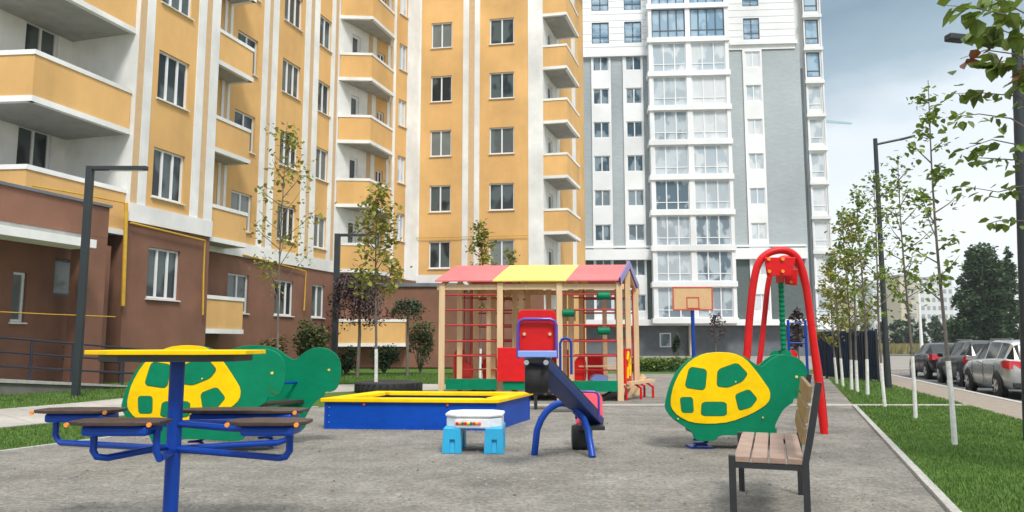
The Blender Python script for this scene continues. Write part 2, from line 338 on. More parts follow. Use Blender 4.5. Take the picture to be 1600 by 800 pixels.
# ------------------------------------------------------------------ SETTING: ground sheets
def sheet(name, pts, z, m, thick=.16, kind='structure'):
    o = MB().prism([(p[0], p[1]) for p in pts], z-thick, z).build(name, m); tag(o, kind=kind); return o
def lin(p, k, Y): return (p[0]+k*(Y-p[1]), Y)
g = MB().box(-900, 900, -60, 1500, -1.2, -.20); tag(g.build('ground', 'field'), kind='structure')
kl = lambda Y: (2.88+.372*(Y-5.09), Y)          # right kerb of the playground
sw = lambda Y: (7.2+.292*(Y-10.8), Y)           # lawn side of the pavement
rd = lambda Y: (9.2+.30*(Y-13.9), Y)            # road side of the pavement
gl = [G(0, 708), G(190, 683), G(330, 660), G(495, 637)]
gravel = [(-9, -4), (-6.9, 3)]+[(p.x, p.y) for p in gl]+[(-3.2, 13.3), kl(13.3), kl(-4)]
sheet('gravel_playground', gravel, 0, 'gravel')
sheet('gravel_court', [(-.4, 13.62), (kl(13.62)[0], 13.62), kl(27), (-1.2, 27)], 0, 'gravel')
sheet('path', [(-.4, 13.3), (sw(13.3)[0]-.003, 13.3), (sw(13.3)[0]-.003, 13.62), (-.4, 13.62)], .012, 'paving')
pth = [G(-60, 676), G(0, 670), G(220, 648), G(330, 634), G(430, 618), (-3.35, 17.2), (2.8, 18)]
pt2 = [(2.8, 20), (-3.4, 20), G(400, 604), G(250, 618), G(120, 631), G(0, 641), G(-60, 646)]
sheet('path', [(p[0], p[1]) for p in pth+pt2], .02, 'paving')
sheet('lawn', [(p[0], p[1]) for p in [(-9, -4), (-24, -4), (-24, 32), (-1.2, 32), (-1.2, 27), (-.4, 13.6), (-3.2, 13.3)]+gl[::-1]+[(-6.9, 3)]], .006, 'lawn')
sheet('lawn', [kl(-4), kl(13.28), sw(13.28), sw(-4)], .006, 'lawn')
sheet('lawn', [kl(13.64), kl(24), sw(24), sw(13.64)], .006, 'lawn')
sheet('lawn', [(-1.2, 27.02), kl(27.02), kl(31), (-1.2, 31)], .006, 'lawn')
sheet('courtyard_paving', [(-1.2, 31.02), (40, 31.02), (40, 62), (-1.2, 62)], .0, 'paving')
sheet('pavement', [sw(-4), sw(60), rd(60), rd(-4)], .002, 'tanpave', .2)
sheet('kerb', [rd(-4), rd(60), (rd(60)[0]+.15, 60), (rd(-4)[0]+.15, -4)], .012, 'kerb', .2)
sheet('road', [(rd(-4)[0]+.15, -4), (rd(60)[0]+.15, 60), (rd(75)[0]+.15, 75), (rd(75)[0]+8, 75), (rd(-4)[0]+8, -4)], -.15, 'asphalt', .03)
sheet('road', [(-10, 75.01), (200, 75.01), (200, 82), (-10, 82)], -.146, 'asphalt', .03)
# kerb stones beside the gravel
mb = MB(); ln = [kl(Y) for Y in [-4+i*.9 for i in range(20)]]+[kl(13.3)]
for a, b in zip(ln, ln[1:]): mb.hexa([(a[0]-.035, a[1]+.004, -.05), (a[0]+.035, a[1]+.004, -.05), (b[0]+.035, b[1]-.004, -.05), (b[0]-.035, b[1]-.004, -.05)], [(a[0]-.035, a[1]+.004, .03), (a[0]+.035, a[1]+.004, .03), (b[0]+.035, b[1]-.004, .03), (b[0]-.035, b[1]-.004, .03)])
tag(mb.build('kerb', 'kerb', bevel=.006), kind='structure')
mb = MB(); ln = [(-6.9, 3)]+[(p.x, p.y) for p in gl]
for a, b in zip(ln, ln[1:]):
    mb.bar((a[0], a[1], .0), (b[0], b[1], .0), .06, .05)
tag(mb.build('kerb', 'kerb'), kind='structure')
def inpoly(x, y, P):
    r = False; n = len(P)
    for i in range(n):
        (x1, y1), (x2, y2) = P[i], P[(i+1) % n]
        if (y1 > y) != (y2 > y) and x < (x2-x1)*(y-y1)/(y2-y1)+x1: r = not r
    return r
# pebbles and grass blades
mb = MB()
for i in range(14000):
    Y = 3.2+10*random.random()**1.5; X = random.uniform(-.7, .5)*Y*1.05
    if not inpoly(X, Y, gravel): continue
    r = random.uniform(.004, .011) if random.random() < .93 else random.uniform(.011, .016)
    a = random.random()*6; b = len(mb.v)
    for k in range(5): mb.v.append((X+r*math.cos(a+k*1.256)*random.uniform(.8, 1.2), Y+r*math.sin(a+k*1.256), .001))
    mb.v.append((X, Y, r*.9))
    for k in range(5): mb.f.append((b+k, b+(k+1) % 5, b+5))
mp_ = mat('pebble', (.17, .16, .14), .97, col2=(.30, .285, .255), island=.2, spec=.03, scale=5)
tag(mb.build('gravel_stones', mp_), kind='stuff')
fl_m = MB()
for i in range(150):
    Y = 3.5+9*random.random()**1.3; X = random.uniform(-.65, .45)*Y
    if inpoly(X, Y, gravel):
        r = random.uniform(.010, .022); a = random.random()*6.3; c, s_ = math.cos(a)*r, math.sin(a)*r; k = len(fl_m.v)
        fl_m.v += [(X-c, Y-s_, .004), (X+s_*.6, Y-c*.6, .009), (X+c, Y+s_, .005), (X-s_*.6, Y+c*.6, .012)]; fl_m.f.append((k, k+1, k+2, k+3))
tag(fl_m.build('fallen_leaves', mat('fallen_leaf', (.10, .06, .03), .9, col2=(.25, .18, .06), island=.5)), kind='stuff')
def grass(name, poly, n, x0, x1, y0, y1, hh, pw=1.6):
    mb = MB()
    for i in range(n):
        Y = y0+(y1-y0)*random.random()**pw; X = random.uniform(x0, x1)
        if not inpoly(X, Y, poly): continue
        a = random.random()*6.28; h = hh*random.uniform(.5, 1.25); wd = .0035+Y*.00035; l = h*random.uniform(.1, .7); b = len(mb.v); c, s = math.cos(a), math.sin(a)
        mb.v += [(X-wd*c, Y-wd*s, 0), (X+wd*c, Y+wd*s, 0), (X-s*l, Y+c*l, h)]; mb.f.append((b, b+1, b+2))
    o = mb.build(name, 'blade'); tag(o, kind='stuff')
grass('grass', [kl(4.5), kl(13.25), sw(13.25), sw(4.5)], 120000, 3, 8, 4.8, 13.25, .035, 1.3)
grass('grass', [kl(13.7), kl(22), sw(22), sw(13.7)], 30000, 5.5, 11, 13.7, 22, .045)
grass('grass', [(p[0], p[1]) for p in [gl[0], G(-40, 700), G(-40, 674), G(0, 672), G(220, 650), G(330, 636), gl[3], gl[2], gl[1]]], 60000, -8, -3, 7, 14, .04)
grass('grass', [(p[0], p[1]) for p in [G(-40, 643), G(0, 640), G(180, 625), G(250, 615), G(250, 603), G(-40, 612)]], 30000, -13, -6, 11, 20, .05)
grass('grass', [(-8, 20.2), (-1.2, 20.2), (-1.2, 27), (-8, 27)], 30000, -8, -1.2, 20.2, 27, .06)

# ------------------------------------------------------------------ ORANGE APARTMENT BUILDING
T1 = nrm(.29, 1)
B1 = Fac(at(258, 430, 22.5).xy, T1); R1 = Fac(at(430, 435, 29.6).xy, nrm(.30, 1)); F2 = Fac(at(675, 377, 39.4).xy, nrm(1, -.17))
base = Vector((-8, 34, 0))
ab = thing('apartment_building', 'orange and white rendered apartment building with brown ground floor and stacked balconies', 'building', base)
def part(mb, name, m, parent=None, **k): return mb.build(name, m, ab if parent is None else parent, org=base if parent is None else (0, 0, 0), **k)
TOP = 24.5; FL = 3.0
def strips(fac, items, z0, z1, o=.03):
    for s0, s1, m in items:
        part(fac.slab(MB(), s0, s1, z0, z1, -.02, o if m == 'white' else o*.55), 'pilaster', m)
# bay B1
sA = B1.s_(205, 250); sB = B1.s_(338, 150)
ws, we = -.72, .60
heads = [3.87+2.985*k for k in range(7)]
holes = [(ws, we, hz-1.49, hz) for hz in heads]
zb = 4.62
part(B1.wall(MB(), sA, sB, .0, zb, [holes[0]]), 'ground_floor_wall', 'brown')
part(B1.wall(MB(), sA, sB, zb, TOP, holes[1:]), 'wall', 'orange')
for i, h in enumerate(holes): window(ab, B1, *h, sashes=3, base=base)
q = [B1.s_(u, 120) for u in (203, 213, 224, 237, 306, 318, 327, 340)]
part(B1.slab(MB(), sA-.02, sB+.02, zb-.12, 5.02, -.02, .07), 'cornice', 'white')
strips(B1, [(sA-.015, q[1], 'white'), (q[1]+.002, q[2]-.002, 'tan'), (q[2], q[3], 'white'), (q[4], q[5], 'white'), (q[5]+.002, q[6]-.002, 'tan'), (q[6], sB+.015, 'white')], 5.022, TOP)
# return walls of B1 and the loggia
Wc = B1.pt(sA, 0, -2.4); A0 = B1.pt(sA, 0)
def vwall(a, b, z0, z1, m, name='wall', holes=(), depth=.14):
    f = Fac((a[0], a[1]), (b[0]-a[0], b[1]-a[1])); L = math.hypot(b[0]-a[0], b[1]-a[1]); part(f.wall(MB(), 0, L, z0, z1, holes, depth), name, m); return f
vwall(Wc, A0, 0, 4.3, 'brown', 'ground_floor_wall'); vwall(Wc, A0, 4.3, TOP, 'white')
vwall(B1.pt(sB, 0), B1.pt(sB, 0, -1.3), 0, zb, 'brown', 'ground_floor_wall'); vwall(B1.pt(sB, 0), B1.pt(sB, 0, -1.3), zb, TOP, 'white')
LB = B1.off(-2.4); s_l = sA-9
lw0, lw1 = LB.s_(40, 60), LB.s_(92, 60)
zs = [LB.z_(60, 83), LB.z_(50, 252)]
lh = [(lw0, lw1, LB.z_(60, 38)-1.55-3*k, LB.z_(60, 38)-3*k) for k in (-3, -2, -1, 0, 1)]
part(LB.wall(MB(), s_l, sA, 4.3, TOP, lh), 'loggia_wall', 'white')
part(LB.wall(MB(), s_l, sA, 0, 4.3), 'ground_floor_wall', 'brown')
for h in lh: window(ab, LB, *h, sashes=2, base=base, pane='pane')
# balcony builder: footprint polygon, outer edges get a parapet
def balcony(pts, inner, z0, h=1.12, lab=None, t=.12, cap='white'):
    """pts = outer polyline, inner = wall-side points, z0 = underside"""
    P = [Vector((p[0], p[1])) for p in pts]; I = [Vector((p[0], p[1])) for p in inner]
    cx = sum((p for p in P+I), Vector((0, 0)))/len(P+I)
    slab = part(MB().prism([p for p in P+I], z0, z0+.14), 'balcony', 'soffit')
    def loop(off, za, zb_, m, nm):
        mb = MB()
        for a, b in zip(P, P[1:]):
            d = (b-a).normalized(); n = Vector((d.y, -d.x))
            if n.dot((a+b)/2-cx) < 0: n = -n
            a2, b2 = a-d*off*.9+n*off, b+d*off*.9+n*off; a3, b3 = a-n*t, b-n*t
            mb.prism([a2, b2, b3, a3], za, zb_)
        o = mb.build(nm, m, slab, org=base); return o
    loop(.0, z0+.14, z0+h, 'orange', 'parapet'); loop(.035, z0-.02, z0+.13, 'white', 'slab_edge'); loop(.03, z0+h, z0+h+.12, cap, 'coping')
    return slab
Lf = B1.off(-.12)
bL_B = Lf.pt(Lf.s_(50, 150), 0); bL_A = bL_B+Vector((-2.28, .22, 0)); bL_D = Lf.pt(sA-.02, 0)
zt = Lf.z_(50, 75)
for k in (-1, 0, 1, 2): balcony([bL_A, bL_B, bL_D], [LB.pt(sA, 0)], zt-1.3+3*k+(.1 if k == -1 else 0), 1.18)
# R1 wall
sr0 = R1.s_(345, 300)-2.5; sr1 = R1.s_(531, 60)
hz = [3.57+3.02*k for k in range(7)]
c1 = (0.0, 1.3); c2 = (2.7, 3.72); c0 = (R1.s_(372, 60), R1.s_(404, 60))
H1 = [(c[0], c[1], z-1.4, z) for c in (c1, c2, c0) for z in hz]
zR = 4.3
part(R1.wall(MB(), sr0, sr1, 0, zR, [h for h in H1 if h[2] < 4]), 'ground_floor_wall', 'brown')
part(R1.wall(MB(), sr0, sr1, zR, TOP, [h for h in H1 if h[2] > 4]), 'wall', 'orange')
for h in H1: window(ab, R1, *h, sashes=3 if h[0] == 0 else 2, base=base)
part(R1.slab(MB(), sr0, sr1, zR-.08, zR+.42, -.02, .06), 'cornice', 'white')
p = [R1.s_(u, 50) for u in (350, 354, 359, 363, 412, 420, 426, 435, 477, 485, 491, 499, 518.5, 524, 529)]
for i in (0, 4, 8, 12):
    if i == 12: strips(R1, [(p[12], p[13], 'white'), (p[13]+.002, p[14]-.002, 'tan'), (p[14], sr1, 'white')], zR+.422, TOP)
    else: strips(R1, [(p[i], p[i+1], 'white'), (p[i+1]+.002, p[i+2]-.002, 'tan'), (p[i+2], p[i+3], 'white')], zR+.422, TOP)
# M balconies between B1 and R1
mf0 = B1.pt(sB+.05, 0, -.05); mf1 = B1.pt(B1.s_(397, 100), 0, -.05)
mr = R1.pt((Vector((mf1.x, mf1.y))-R1.O).dot(R1.T), 0); ml = R1.pt((Vector((mf0.x, mf0.y))-R1.O).dot(R1.T), 0)
zt = B1.z_(340, 42)
for k in (-3, -2, -1, 0, 1): balcony([mf0, mf1, mr], [ml], zt-1.22+3.0*k+.03, 1.1)
# R2: recessed wall behind the corner balconies
A2 = R1.pt(sr1, 0); C2 = F2.pt(F2.s_(655, 200), 0)
R2 = Fac(A2.xy, (C2.x-A2.x, C2.y-A2.y)); L2 = (C2-A2).length
us = [R2.s_(u, 130) for u in (575, 581, 587, 605, 609, 614, 618, 636)]
dh = [(R2.s_(549, 130), R2.s_(562, 130), z-2.0, z) for z in [R2.z_(555, 150)+3*k for k in (-2, -1, 0, 1, 2, 3)]]
wh1 = [(R2.s_(589, 180), R2.s_(600, 180), z-1.4, z) for z in [R2.z_(589, 172)+3*k for k in (-3, -2, -1, 0, 1, 2, 3)]]
wh2 = [(R2.s_(622.5, 180), R2.s_(635, 180), z-1.4, z) for z in [R2.z_(622, 153)+3*k for k in (-3, -2, -1, 0, 1, 2, 3)]]
part(R2.wall(MB(), 0, us[0], zR-.1, TOP, dh), 'loggia_wall', 'white')
part(R2.wall(MB(), us[0], us[7], zR, TOP, wh1[1:]+wh2[1:]), 'wall', 'orange')
part(R2.wall(MB(), us[7], L2, zR, TOP), 'corner_strip', 'white')
part(R2.wall(MB(), 0, L2, 0, zR, []), 'ground_floor_wall', 'brown')
strips(R2, [(us[0], us[1], 'tan'), (us[1], us[2], 'white'), (us[3], us[4], 'white'), (us[4]+.002, us[5]-.002, 'tan'), (us[5], us[6], 'white')], zR+.3, TOP)
for h in dh: window(ab, R2, *h, sashes=1, sill=False, base=base, name='balcony_door', fw=.12)
for h in wh1[1:]+wh2[1:]: window(ab, R2, *h, sashes=2, base=base, pane='panesky' if h in wh2 else 'pane')
Bq = at(581, 100, A2.y+.1); Bq = Vector((Bq.x, Bq.y, 0)); fb = Fac(Bq.xy, nrm(.29, 1)); Dq = fb.pt(fb.s_(615, 100), 0); Eq = R2.pt(R2.s_(612, 100), 0)
zt = at(580, 83, Bq.y).z
for k in (-3, -2, -1, 0, 1, 2): balcony([A2+Vector((.05, 0, 0)), Bq, Dq, Eq], [R2.pt(.4, 0)], zt-1.32+2.98*k, 1.2)
# F2 wing
f = [F2.s_(u, 52) for u in (655, 659, 724, 733, 742, 750, 825, 848)]
hz2 = [6.37+3.0*k for k in range(6)]
H2 = [(a, b, z-1.42, z) for a, b in ((-.17, .99), (3.06, 4.38)) for z in hz2]
zF = 4.0; zF1 = 4.6
part(F2.wall(MB(), f[0], f[7], zF, TOP, H2), 'wall', 'orange')
part(F2.wall(MB(), f[0]-.1, f[7], 0, zF), 'ground_floor_wall', 'brown')
for h in H2: window(ab, F2, *h, sashes=2, base=base)
part(F2.slab(MB(), f[0]-.05, f[7], zF-.15, zF+.6, -.02, .08), 'cornice', 'white')
strips(F2, [(f[0], f[1], 'white'), (f[2], f[3], 'white'), (f[3]+.002, f[4]-.002, 'tan'), (f[4], f[5], 'white'), (f[6], f[7], 'white')], zF1+.002, TOP)
A3 = F2.pt(f[7], 0)
R3 = Fac(A3.xy, nrm(.30, 1)); r3 = [R3.s_(u, 120) for u in (868, 873, 893, 898)]
dd = [(R3.s_(856, 120), R3.s_(863, 120), z-2.0, z) for z in [R3.z_(858, 50)-3*k for k in (-2, -1, 0, 1, 2, 3, 4)]]
part(R3.wall(MB(), 0, r3[0], 0, TOP, dd), 'loggia_wall', 'white')
for h in dd: window(ab, R3, *h, sashes=1, sill=False, base=base, name='balcony_door', fw=.12)
part(R3.wall(MB(), r3[0], 11, 0, TOP), 'wall', 'orange')
strips(R3, [(r3[0], r3[1], 'white'), (r3[2], r3[3], 'white')], zF, TOP)
B3 = F2.pt(F2.s_(885, 90), 0, .05); f3 = Fac(B3.xy, nrm(.30, 1)); D3 = f3.pt(f3.s_(903.5, 95), 0)
E3 = R3.pt((D3.xy-R3.O).dot(R3.T), 0); zt = at(866, 68, B3.y).z
for k in (-4, -3, -2, -1, 0, 1): balcony([A3, B3, D3, E3], [A3+Vector((.05, .4, 0))], zt-1.32+2.92*k, 1.2)
# back body so that the building is a closed volume seen from the side
body = MB().prism([R3.pt(11, 0, -.05).xy, R3.pt(11, 0, -10).xy, (-16, 52), (-24, 40), LB.pt(s_l, 0, -8).xy, LB.pt(s_l, 0, -.2).xy, LB.pt(sA, 0, -.25).xy, R1.pt(sr0, 0, -.3).xy, R1.pt(sr1, 0, -.3).xy, R2.pt(L2*.9, 0, -.4).xy, F2.pt(f[0], 0, -.4).xy, F2.pt(f[7]-.3, 0, -.4).xy], .0, TOP-.1)
part(body, 'inner_core', 'soffit')
part(MB().prism([R3.pt(11, 0, .5).xy, R3.pt(11, 0, -10).xy, (-16, 52), (-24, 40), LB.pt(s_l, 0, -8).xy, LB.pt(s_l, 0, 3).xy, B1.pt(sB, 0, .3).xy, R1.pt(sr1, 0, .3).xy, F2.pt(f[0], 0, .3).xy, F2.pt(f[7]+.4, 0, .3).xy], TOP, TOP+.5), 'roof', 'white')
# ground-floor balcony box and corner low brown annexe wall seen right of the purple tree
# second low balcony behind the purple tree
c2b = at(575, 520, 33)
mbx = MB(); mbx.box(at(527, 520, 33).x, at(633, 520, 33).x, 33, 33.6, at(575, 536, 33).z, at(575, 503, 33).z)
part(mbx, 'balcony_box', 'orange')
part(MB().box(at(527, 520, 33).x-.03, at(633, 520, 33).x+.03, 32.97, 33.6, at(575, 536, 33).z-.15, at(575, 536, 33).z-.003), 'balcony_coping', 'white')
part(MB().box(at(527, 520, 33).x-.03, at(633, 520, 33).x+.03, 32.97, 33.6, at(575, 503, 33).z+.003, at(575, 503, 33).z+.12), 'balcony_coping', 'white')
part(MB().box(at(524, 520, 33).x, -2.2, 33.7, 38.9, 0, at(600, 448, 33.7).z), 'ground_floor_wall', 'brown')
part(MB().box(at(524, 520, 33).x-.05, -2.15, 33.6, 38.8, at(600, 448, 33.7).z+.003, at(600, 448, 33.7).z+.16), 'annexe_coping', 'plinth')
# gas pipes
def onf(fac, u, v, o): s_, z_ = fac.hit(u, v); return fac.pt(s_, z_, o)
gp = B1.off(.12)
def pipe(pts, r=.035): return part(MB().tube(pts, r, 8), 'gas_pipe', 'gas', smooth=True)
pipe([onf(gp, 204, 348, 0), onf(gp, 320, 376, 0), onf(gp, 318, 430, 0), onf(gp, 317, 492, 0)], .03)
pipe([onf(gp, 197, 317, 0), onf(gp, 197, 340, 0), onf(gp, 192, 478, 0)], .055)
pipe([onf(Lf.off(.15), 50, 290, 0), onf(Lf.off(.15), 130, 304, 0), onf(gp, 199, 318, 0), onf(gp, 199, 345, 0)], .02)
gr = R1.off(.1)
pipe([onf(gr, 380, 398, 0), onf(gr, 478, 424, 0), onf(gr, 476, 470, 0), onf(gr, 475, 485, 0)], .03)
pipe([F2.off(.12).pt(f[0], F2.z_(655, 372)), F2.off(.12).pt(f[6], F2.z_(655, 372))], .02)
# entrance porch
PE = B1.off(1.0); se = PE.s_(171, 330); ze = PE.z_(171, 325); zc = PE.z_(171, 382)
part(PE.slab(MB(), se-8, se, zc+.15, ze, -3.2, 0), 'porch_fascia', 'brown')
part(PE.slab(MB(), se-8.05, se+.05, ze+.002, ze+.07, -3.2, .05), 'porch_coping', 'plinth')
can = PE.off(.75); sc_ = can.s_(151, 380)
part(can.slab(MB(), sc_-8, sc_, can.z_(151, 388), can.z_(151, 375), -.745, 0), 'porch_canopy', 'white')
part(PE.slab(MB(), PE.s_(135, 450), se, 0, zc+.148, -.55, -.003), 'porch_pillar', 'brown')
pb = PE.off(-1.1)
h1 = (pb.s_(20, 440), pb.s_(42, 440), pb.z_(30, 503), pb.z_(30, 425)); h2 = (pb.s_(85, 430), pb.s_(122, 430), pb.z_(100, 462), pb.z_(100, 405))
part(pb.wall(MB(), se-8, pb.s_(170, 450), 0, zc+.14, [h1, h2], .2), 'ground_floor_wall', 'brown')
window(ab, pb, *h1, sashes=1, base=base); window(ab, pb, *h2, sashes=1, fr='dframe', base=base, sill=False)
part(PE.slab(MB(), se-8, PE.s_(136, 450), zc+.05, zc+.149, -3.2, -.01), 'porch_soffit', 'soffit')
# ramp with railing
ra = G(-60, 622); rb = G(215, 606); rdv = Vector((rb.x-ra.x, rb.y-ra.y, 0)).normalized(); rn = Vector((-rdv.y, rdv.x, 0))*2.6
rt_ = thing('ramp', 'low concrete access ramp leading up to the brown porch entrance', 'ramp', ra)
rin = Vector((-rdv.y, rdv.x, 0))*.05
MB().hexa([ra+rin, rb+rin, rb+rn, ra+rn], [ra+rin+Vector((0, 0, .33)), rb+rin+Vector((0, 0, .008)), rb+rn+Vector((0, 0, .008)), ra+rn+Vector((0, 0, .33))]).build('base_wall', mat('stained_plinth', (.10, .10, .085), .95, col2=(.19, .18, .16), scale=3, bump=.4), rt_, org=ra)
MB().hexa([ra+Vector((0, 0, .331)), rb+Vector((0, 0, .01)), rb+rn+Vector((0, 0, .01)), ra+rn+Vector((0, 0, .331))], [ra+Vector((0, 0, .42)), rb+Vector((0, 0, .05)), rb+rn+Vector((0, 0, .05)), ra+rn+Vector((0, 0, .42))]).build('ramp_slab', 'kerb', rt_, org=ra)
L = (rb-ra).length
def rz_(t): return max(0, .42-.37*t)
for side, ts, lab in ((.12, (.12, .38, .62, .95, 1.28), 'slanted dark blue handrail along the lawn side of the entrance ramp'), (.9, (.03, .30, .55, .80, 1.05, 1.29), 'slanted dark blue handrail on the building side of the entrance ramp')):
    o0 = ra+rn*side
    rl = thing('handrail', lab, 'railing', (o0.x, o0.y, 0), 0, 'handrails of the ramp')
    P0 = lambda t, h: ra+rn*side+(rb-ra)*t+Vector((0, 0, rz_(t)+h))
    for t in ts: MB().tube([P0(t, 0), P0(t, .85)], .03, 8).build('post', 'rail', rl, org=o0)
    for h in (.85, .55, .25): MB().tube([P0(-.05, h), P0(1.3, h)], .024, 8).build('rail', 'rail', rl, org=o0)
tape = MB().tube([PE.pt(PE.s_(-30, 488), PE.z_(0, 488), .3), PE.pt(PE.s_(60, 492), PE.z_(60, 491), .3), PE.pt(PE.s_(165, 495), PE.z_(165, 495), .3)], .012, 5)
tag(tape.build('barrier_tape', 'gas'), 'thin yellow tape strung across the porch entrance', 'tape')

# ------------------------------------------------------------------ WHITE AND GREY TOWER BLOCK
W = Fac(at(905, 350, 64).xy, nrm(1, -.07)); wb = W.pt(10, 0)
tb = thing('apartment_tower', 'tall white and grey tower block with glazed balcony bays beyond the court', 'building', wb)
def wp(mb, name, m, parent=None, **k): return mb.build(name, m, tb if parent is None else parent, org=wb if parent is None else (0, 0, 0), **k)
WT = 38.0
U = lambda u, v=300: W.s_(u, v)
zc0 = W.z_(1100, 392); zc1 = W.z_(1100, 80)   # lower and upper cornice
zs0 = W.z_(1050, 505)
cols = [(-4, 926, 'g'), (926, 957, 'w'), (957, 976, 'g'), (976, 1008, 'w'), (1008, 1147, 'g'), (1147, 1167, 'g'), (1167, 1198, 'w'), (1198, 1252, 'g')]
wcol = [(U(928.5), U(954)), (U(980.5), U(1006)), (U(1171), U(1195))]
whd = [11.1+3.0*k for k in range(-2, 9)]
for a, b, c in cols:
    s0 = -6 if a == -4 else U(a); s1 = U(b)
    hs = [(x0, x1, z-1.42, z) for x0, x1 in wcol for z in whd if s0 <= x0 < s1]
    lo = [h for h in hs if h[3] < zc0]; mid = [h for h in hs if zc0 < h[3] < zc1-.1]; hi = [h for h in hs if h[3] >= zc1-.1]
    hi = [(h[0]-.05, h[1]+.05, max(h[2]-.5, zc1+.35), h[3]) for h in hi]
    wp(W.wall(MB(), s0, s1, zs0, zc0, lo, .16, .1 if c == 'w' else 0), 'lower_wall', 'slate' if c == 'g' else 'clad')
    wp(W.wall(MB(), s0, s1, zc0, zc1, mid, .16, .1 if c == 'w' else 0), 'wall', 'greytile' if c == 'g' else 'clad')
    wp(W.wall(MB(), s0, s1, zc1, WT, hi, .16, 0.1), 'upper_wall', 'clad')
    for h in lo+mid+hi:
        up = h in hi
        window(tb, W, *h, sashes=2, fr='dframe' if up else 'frame', pane='paneblue' if up else ('panesky' if h[0] > 13 else 'panetower'), sill=False, o=.1 if (c == 'w' or up) else 0, base=wb, transom=(.3,) if up else None, fw=.08)
k = 0
for z in [zc1+.55+.6*i for i in range(20)]:
    wp(W.slab(MB(), -6, U(1018), z, z+.035, .098, .112), 'cladding_joint', 'groove'); wp(W.slab(MB(), U(1147), U(1252), z, z+.035, .098, .112), 'cladding_joint', 'groove')
for zz, hh in ((zc0-.75, .9), (zs0-.2, .5)): wp(W.slab(MB(), -6, U(1255), zz, zz+hh, -.1, .45), 'cornice', 'clad')
wp(W.slab(MB(), -6, U(1255), zc0+.3, zc0+.45, -.1, .28), 'cornice_lip', 'clad')
wp(W.slab(MB(), -6, U(1018), zc1-.35, zc1, -.1, .3), 'cornice', 'clad'); wp(W.slab(MB(), U(1147), U(1254), zc1+.4, zc1+.7, -.1, .3), 'cornice', 'clad')
wp(W.slab(MB(), -6, U(1258), -.2, zs0-.2, -3, -.6), 'plinth', 'plinth')
wp(W.slab(MB(), -6, U(1252), zs0-.1, WT, -14, -.3), 'inner_core', 'soffit')
wp(MB().box(0, .1, 0, .1, 0, .1), 'bracket', 'clad') if False else None
# side face
S2 = W.off(-2.2)
wp(W.slab(MB(), U(1252), U(1252)+.35, zs0, zc1+.5, -3, -.001), 'side_wall', 'greytile')
wp(S2.slab(MB(), U(1252), S2.s_(1266, 300), zs0, zc1-1, -8, .0), 'side_wall', 'greytile')
wp(S2.slab(MB(), U(1252)-.3, S2.s_(1266, 300), zc1-1+.002, WT, -8, .1), 'side_wall', 'clad')
S3 = W.off(-1.4); sx0, sx1 = S3.s_(1267, 300), S3.s_(1293, 300)
h3 = [(sx0+.12, sx1-.12, z-2.25, z) for z in [S3.z_(1280, 185)+3*k for k in range(-5, 6)]]
wp(S3.wall(MB(), sx0, sx1, zs0-.5, WT, h3, .16), 'side_bay_wall', 'clad')
wp(S3.slab(MB(), sx1, sx1+.12, zs0-.5, WT, -3, .1), 'side_bay_wall', 'clad')
for i, h in enumerate(h3):
    window(tb, S3, *h, sashes=1, fr='dframe' if i > 6 else 'frame', pane='paneblue' if i > 6 else 'panesky', sill=False, base=wb, fw=.09, transom=(.25,))
    wp(S3.slab(MB(), sx0-.1, sx1+.15, h[3]+.12, h[3]+.4, -.2, .22), 'floor_band', 'clad')
wp(S3.slab(MB(), sx0, sx1+.1, -.2, WT, -8, -.35), 'inner_core', 'clad')
# glazed balcony bays
O_ = W.off(1.15)
bz = [W.z_(1080, v) for v in (451, 397, 341, 286, 232)]
flo = [O_.z_(1080, 503)+3.0*k for k in range(0, 12)]
a0, a1, a2, a3 = [O_.s_(u, 300) for u in (1019, 1077, 1085, 1144)]
bpb = MB()
for sx_ in (a0-.05, (a1+a2)/2-.2, a3-.2): O_.slab(bpb, sx_, sx_+(.3 if sx_ != (a1+a2)/2-.2 else .42), zs0, WT, -1.2, .06)
wp(bpb, 'bay_pier', 'clad')
for i, z in enumerate(flo):
    wp(O_.slab(MB(), a0-.18, a3+.18, z-.12, z+.32, -1.2, .2), 'bay_slab', 'clad')
    if i == len(flo)-1: break
    for j, (x0, x1) in enumerate(((a0+.25, (a1+a2)/2-.2), ((a1+a2)/2+.22, a3-.2))):
        up = i >= 8
        pn = 'paneblue' if up else (('panemid', 'panemid', 'panemid', 'panemid', 'panemid', 'panemid', 'panemid', 'panesky')[i] if j == 0 else ('panemid', 'panemid', 'panemid', 'panemid', 'panesky', 'panesky', 'panesky', 'panesky')[i])
        window(tb, O_, x0, x1, z+.32, flo[i]+2.88, sashes=4 if up else 3, fr='dframe' if up else 'frame', pane=pn, sill=False, base=wb, transom=(.26,), fw=.085, name='glazed_balcony', o=.02)
wp(MB().prism([W.pt(-6, 0, .5).xy, W.pt(U(1258), 0, .5).xy, W.pt(U(1258), 0, -14).xy, W.pt(-6, 0, -14).xy], WT+.01, WT+.6), 'roof', 'clad')
# plinth details: window, yellowish column
wp(W.slab(MB(), U(1032, 530), U(1050, 530), .7, 1.9, -.6, -.55), 'basement_window', 'frame'); wp(W.slab(MB(), U(1034, 530), U(1048, 530), .8, 1.8, -.55, -.54), 'basement_pane', 'panemid')
wp(W.slab(MB(), U(1077, 530), U(1082, 530), 0, zs0-.21, -.5, .1), 'porch_column', 'farbeige')

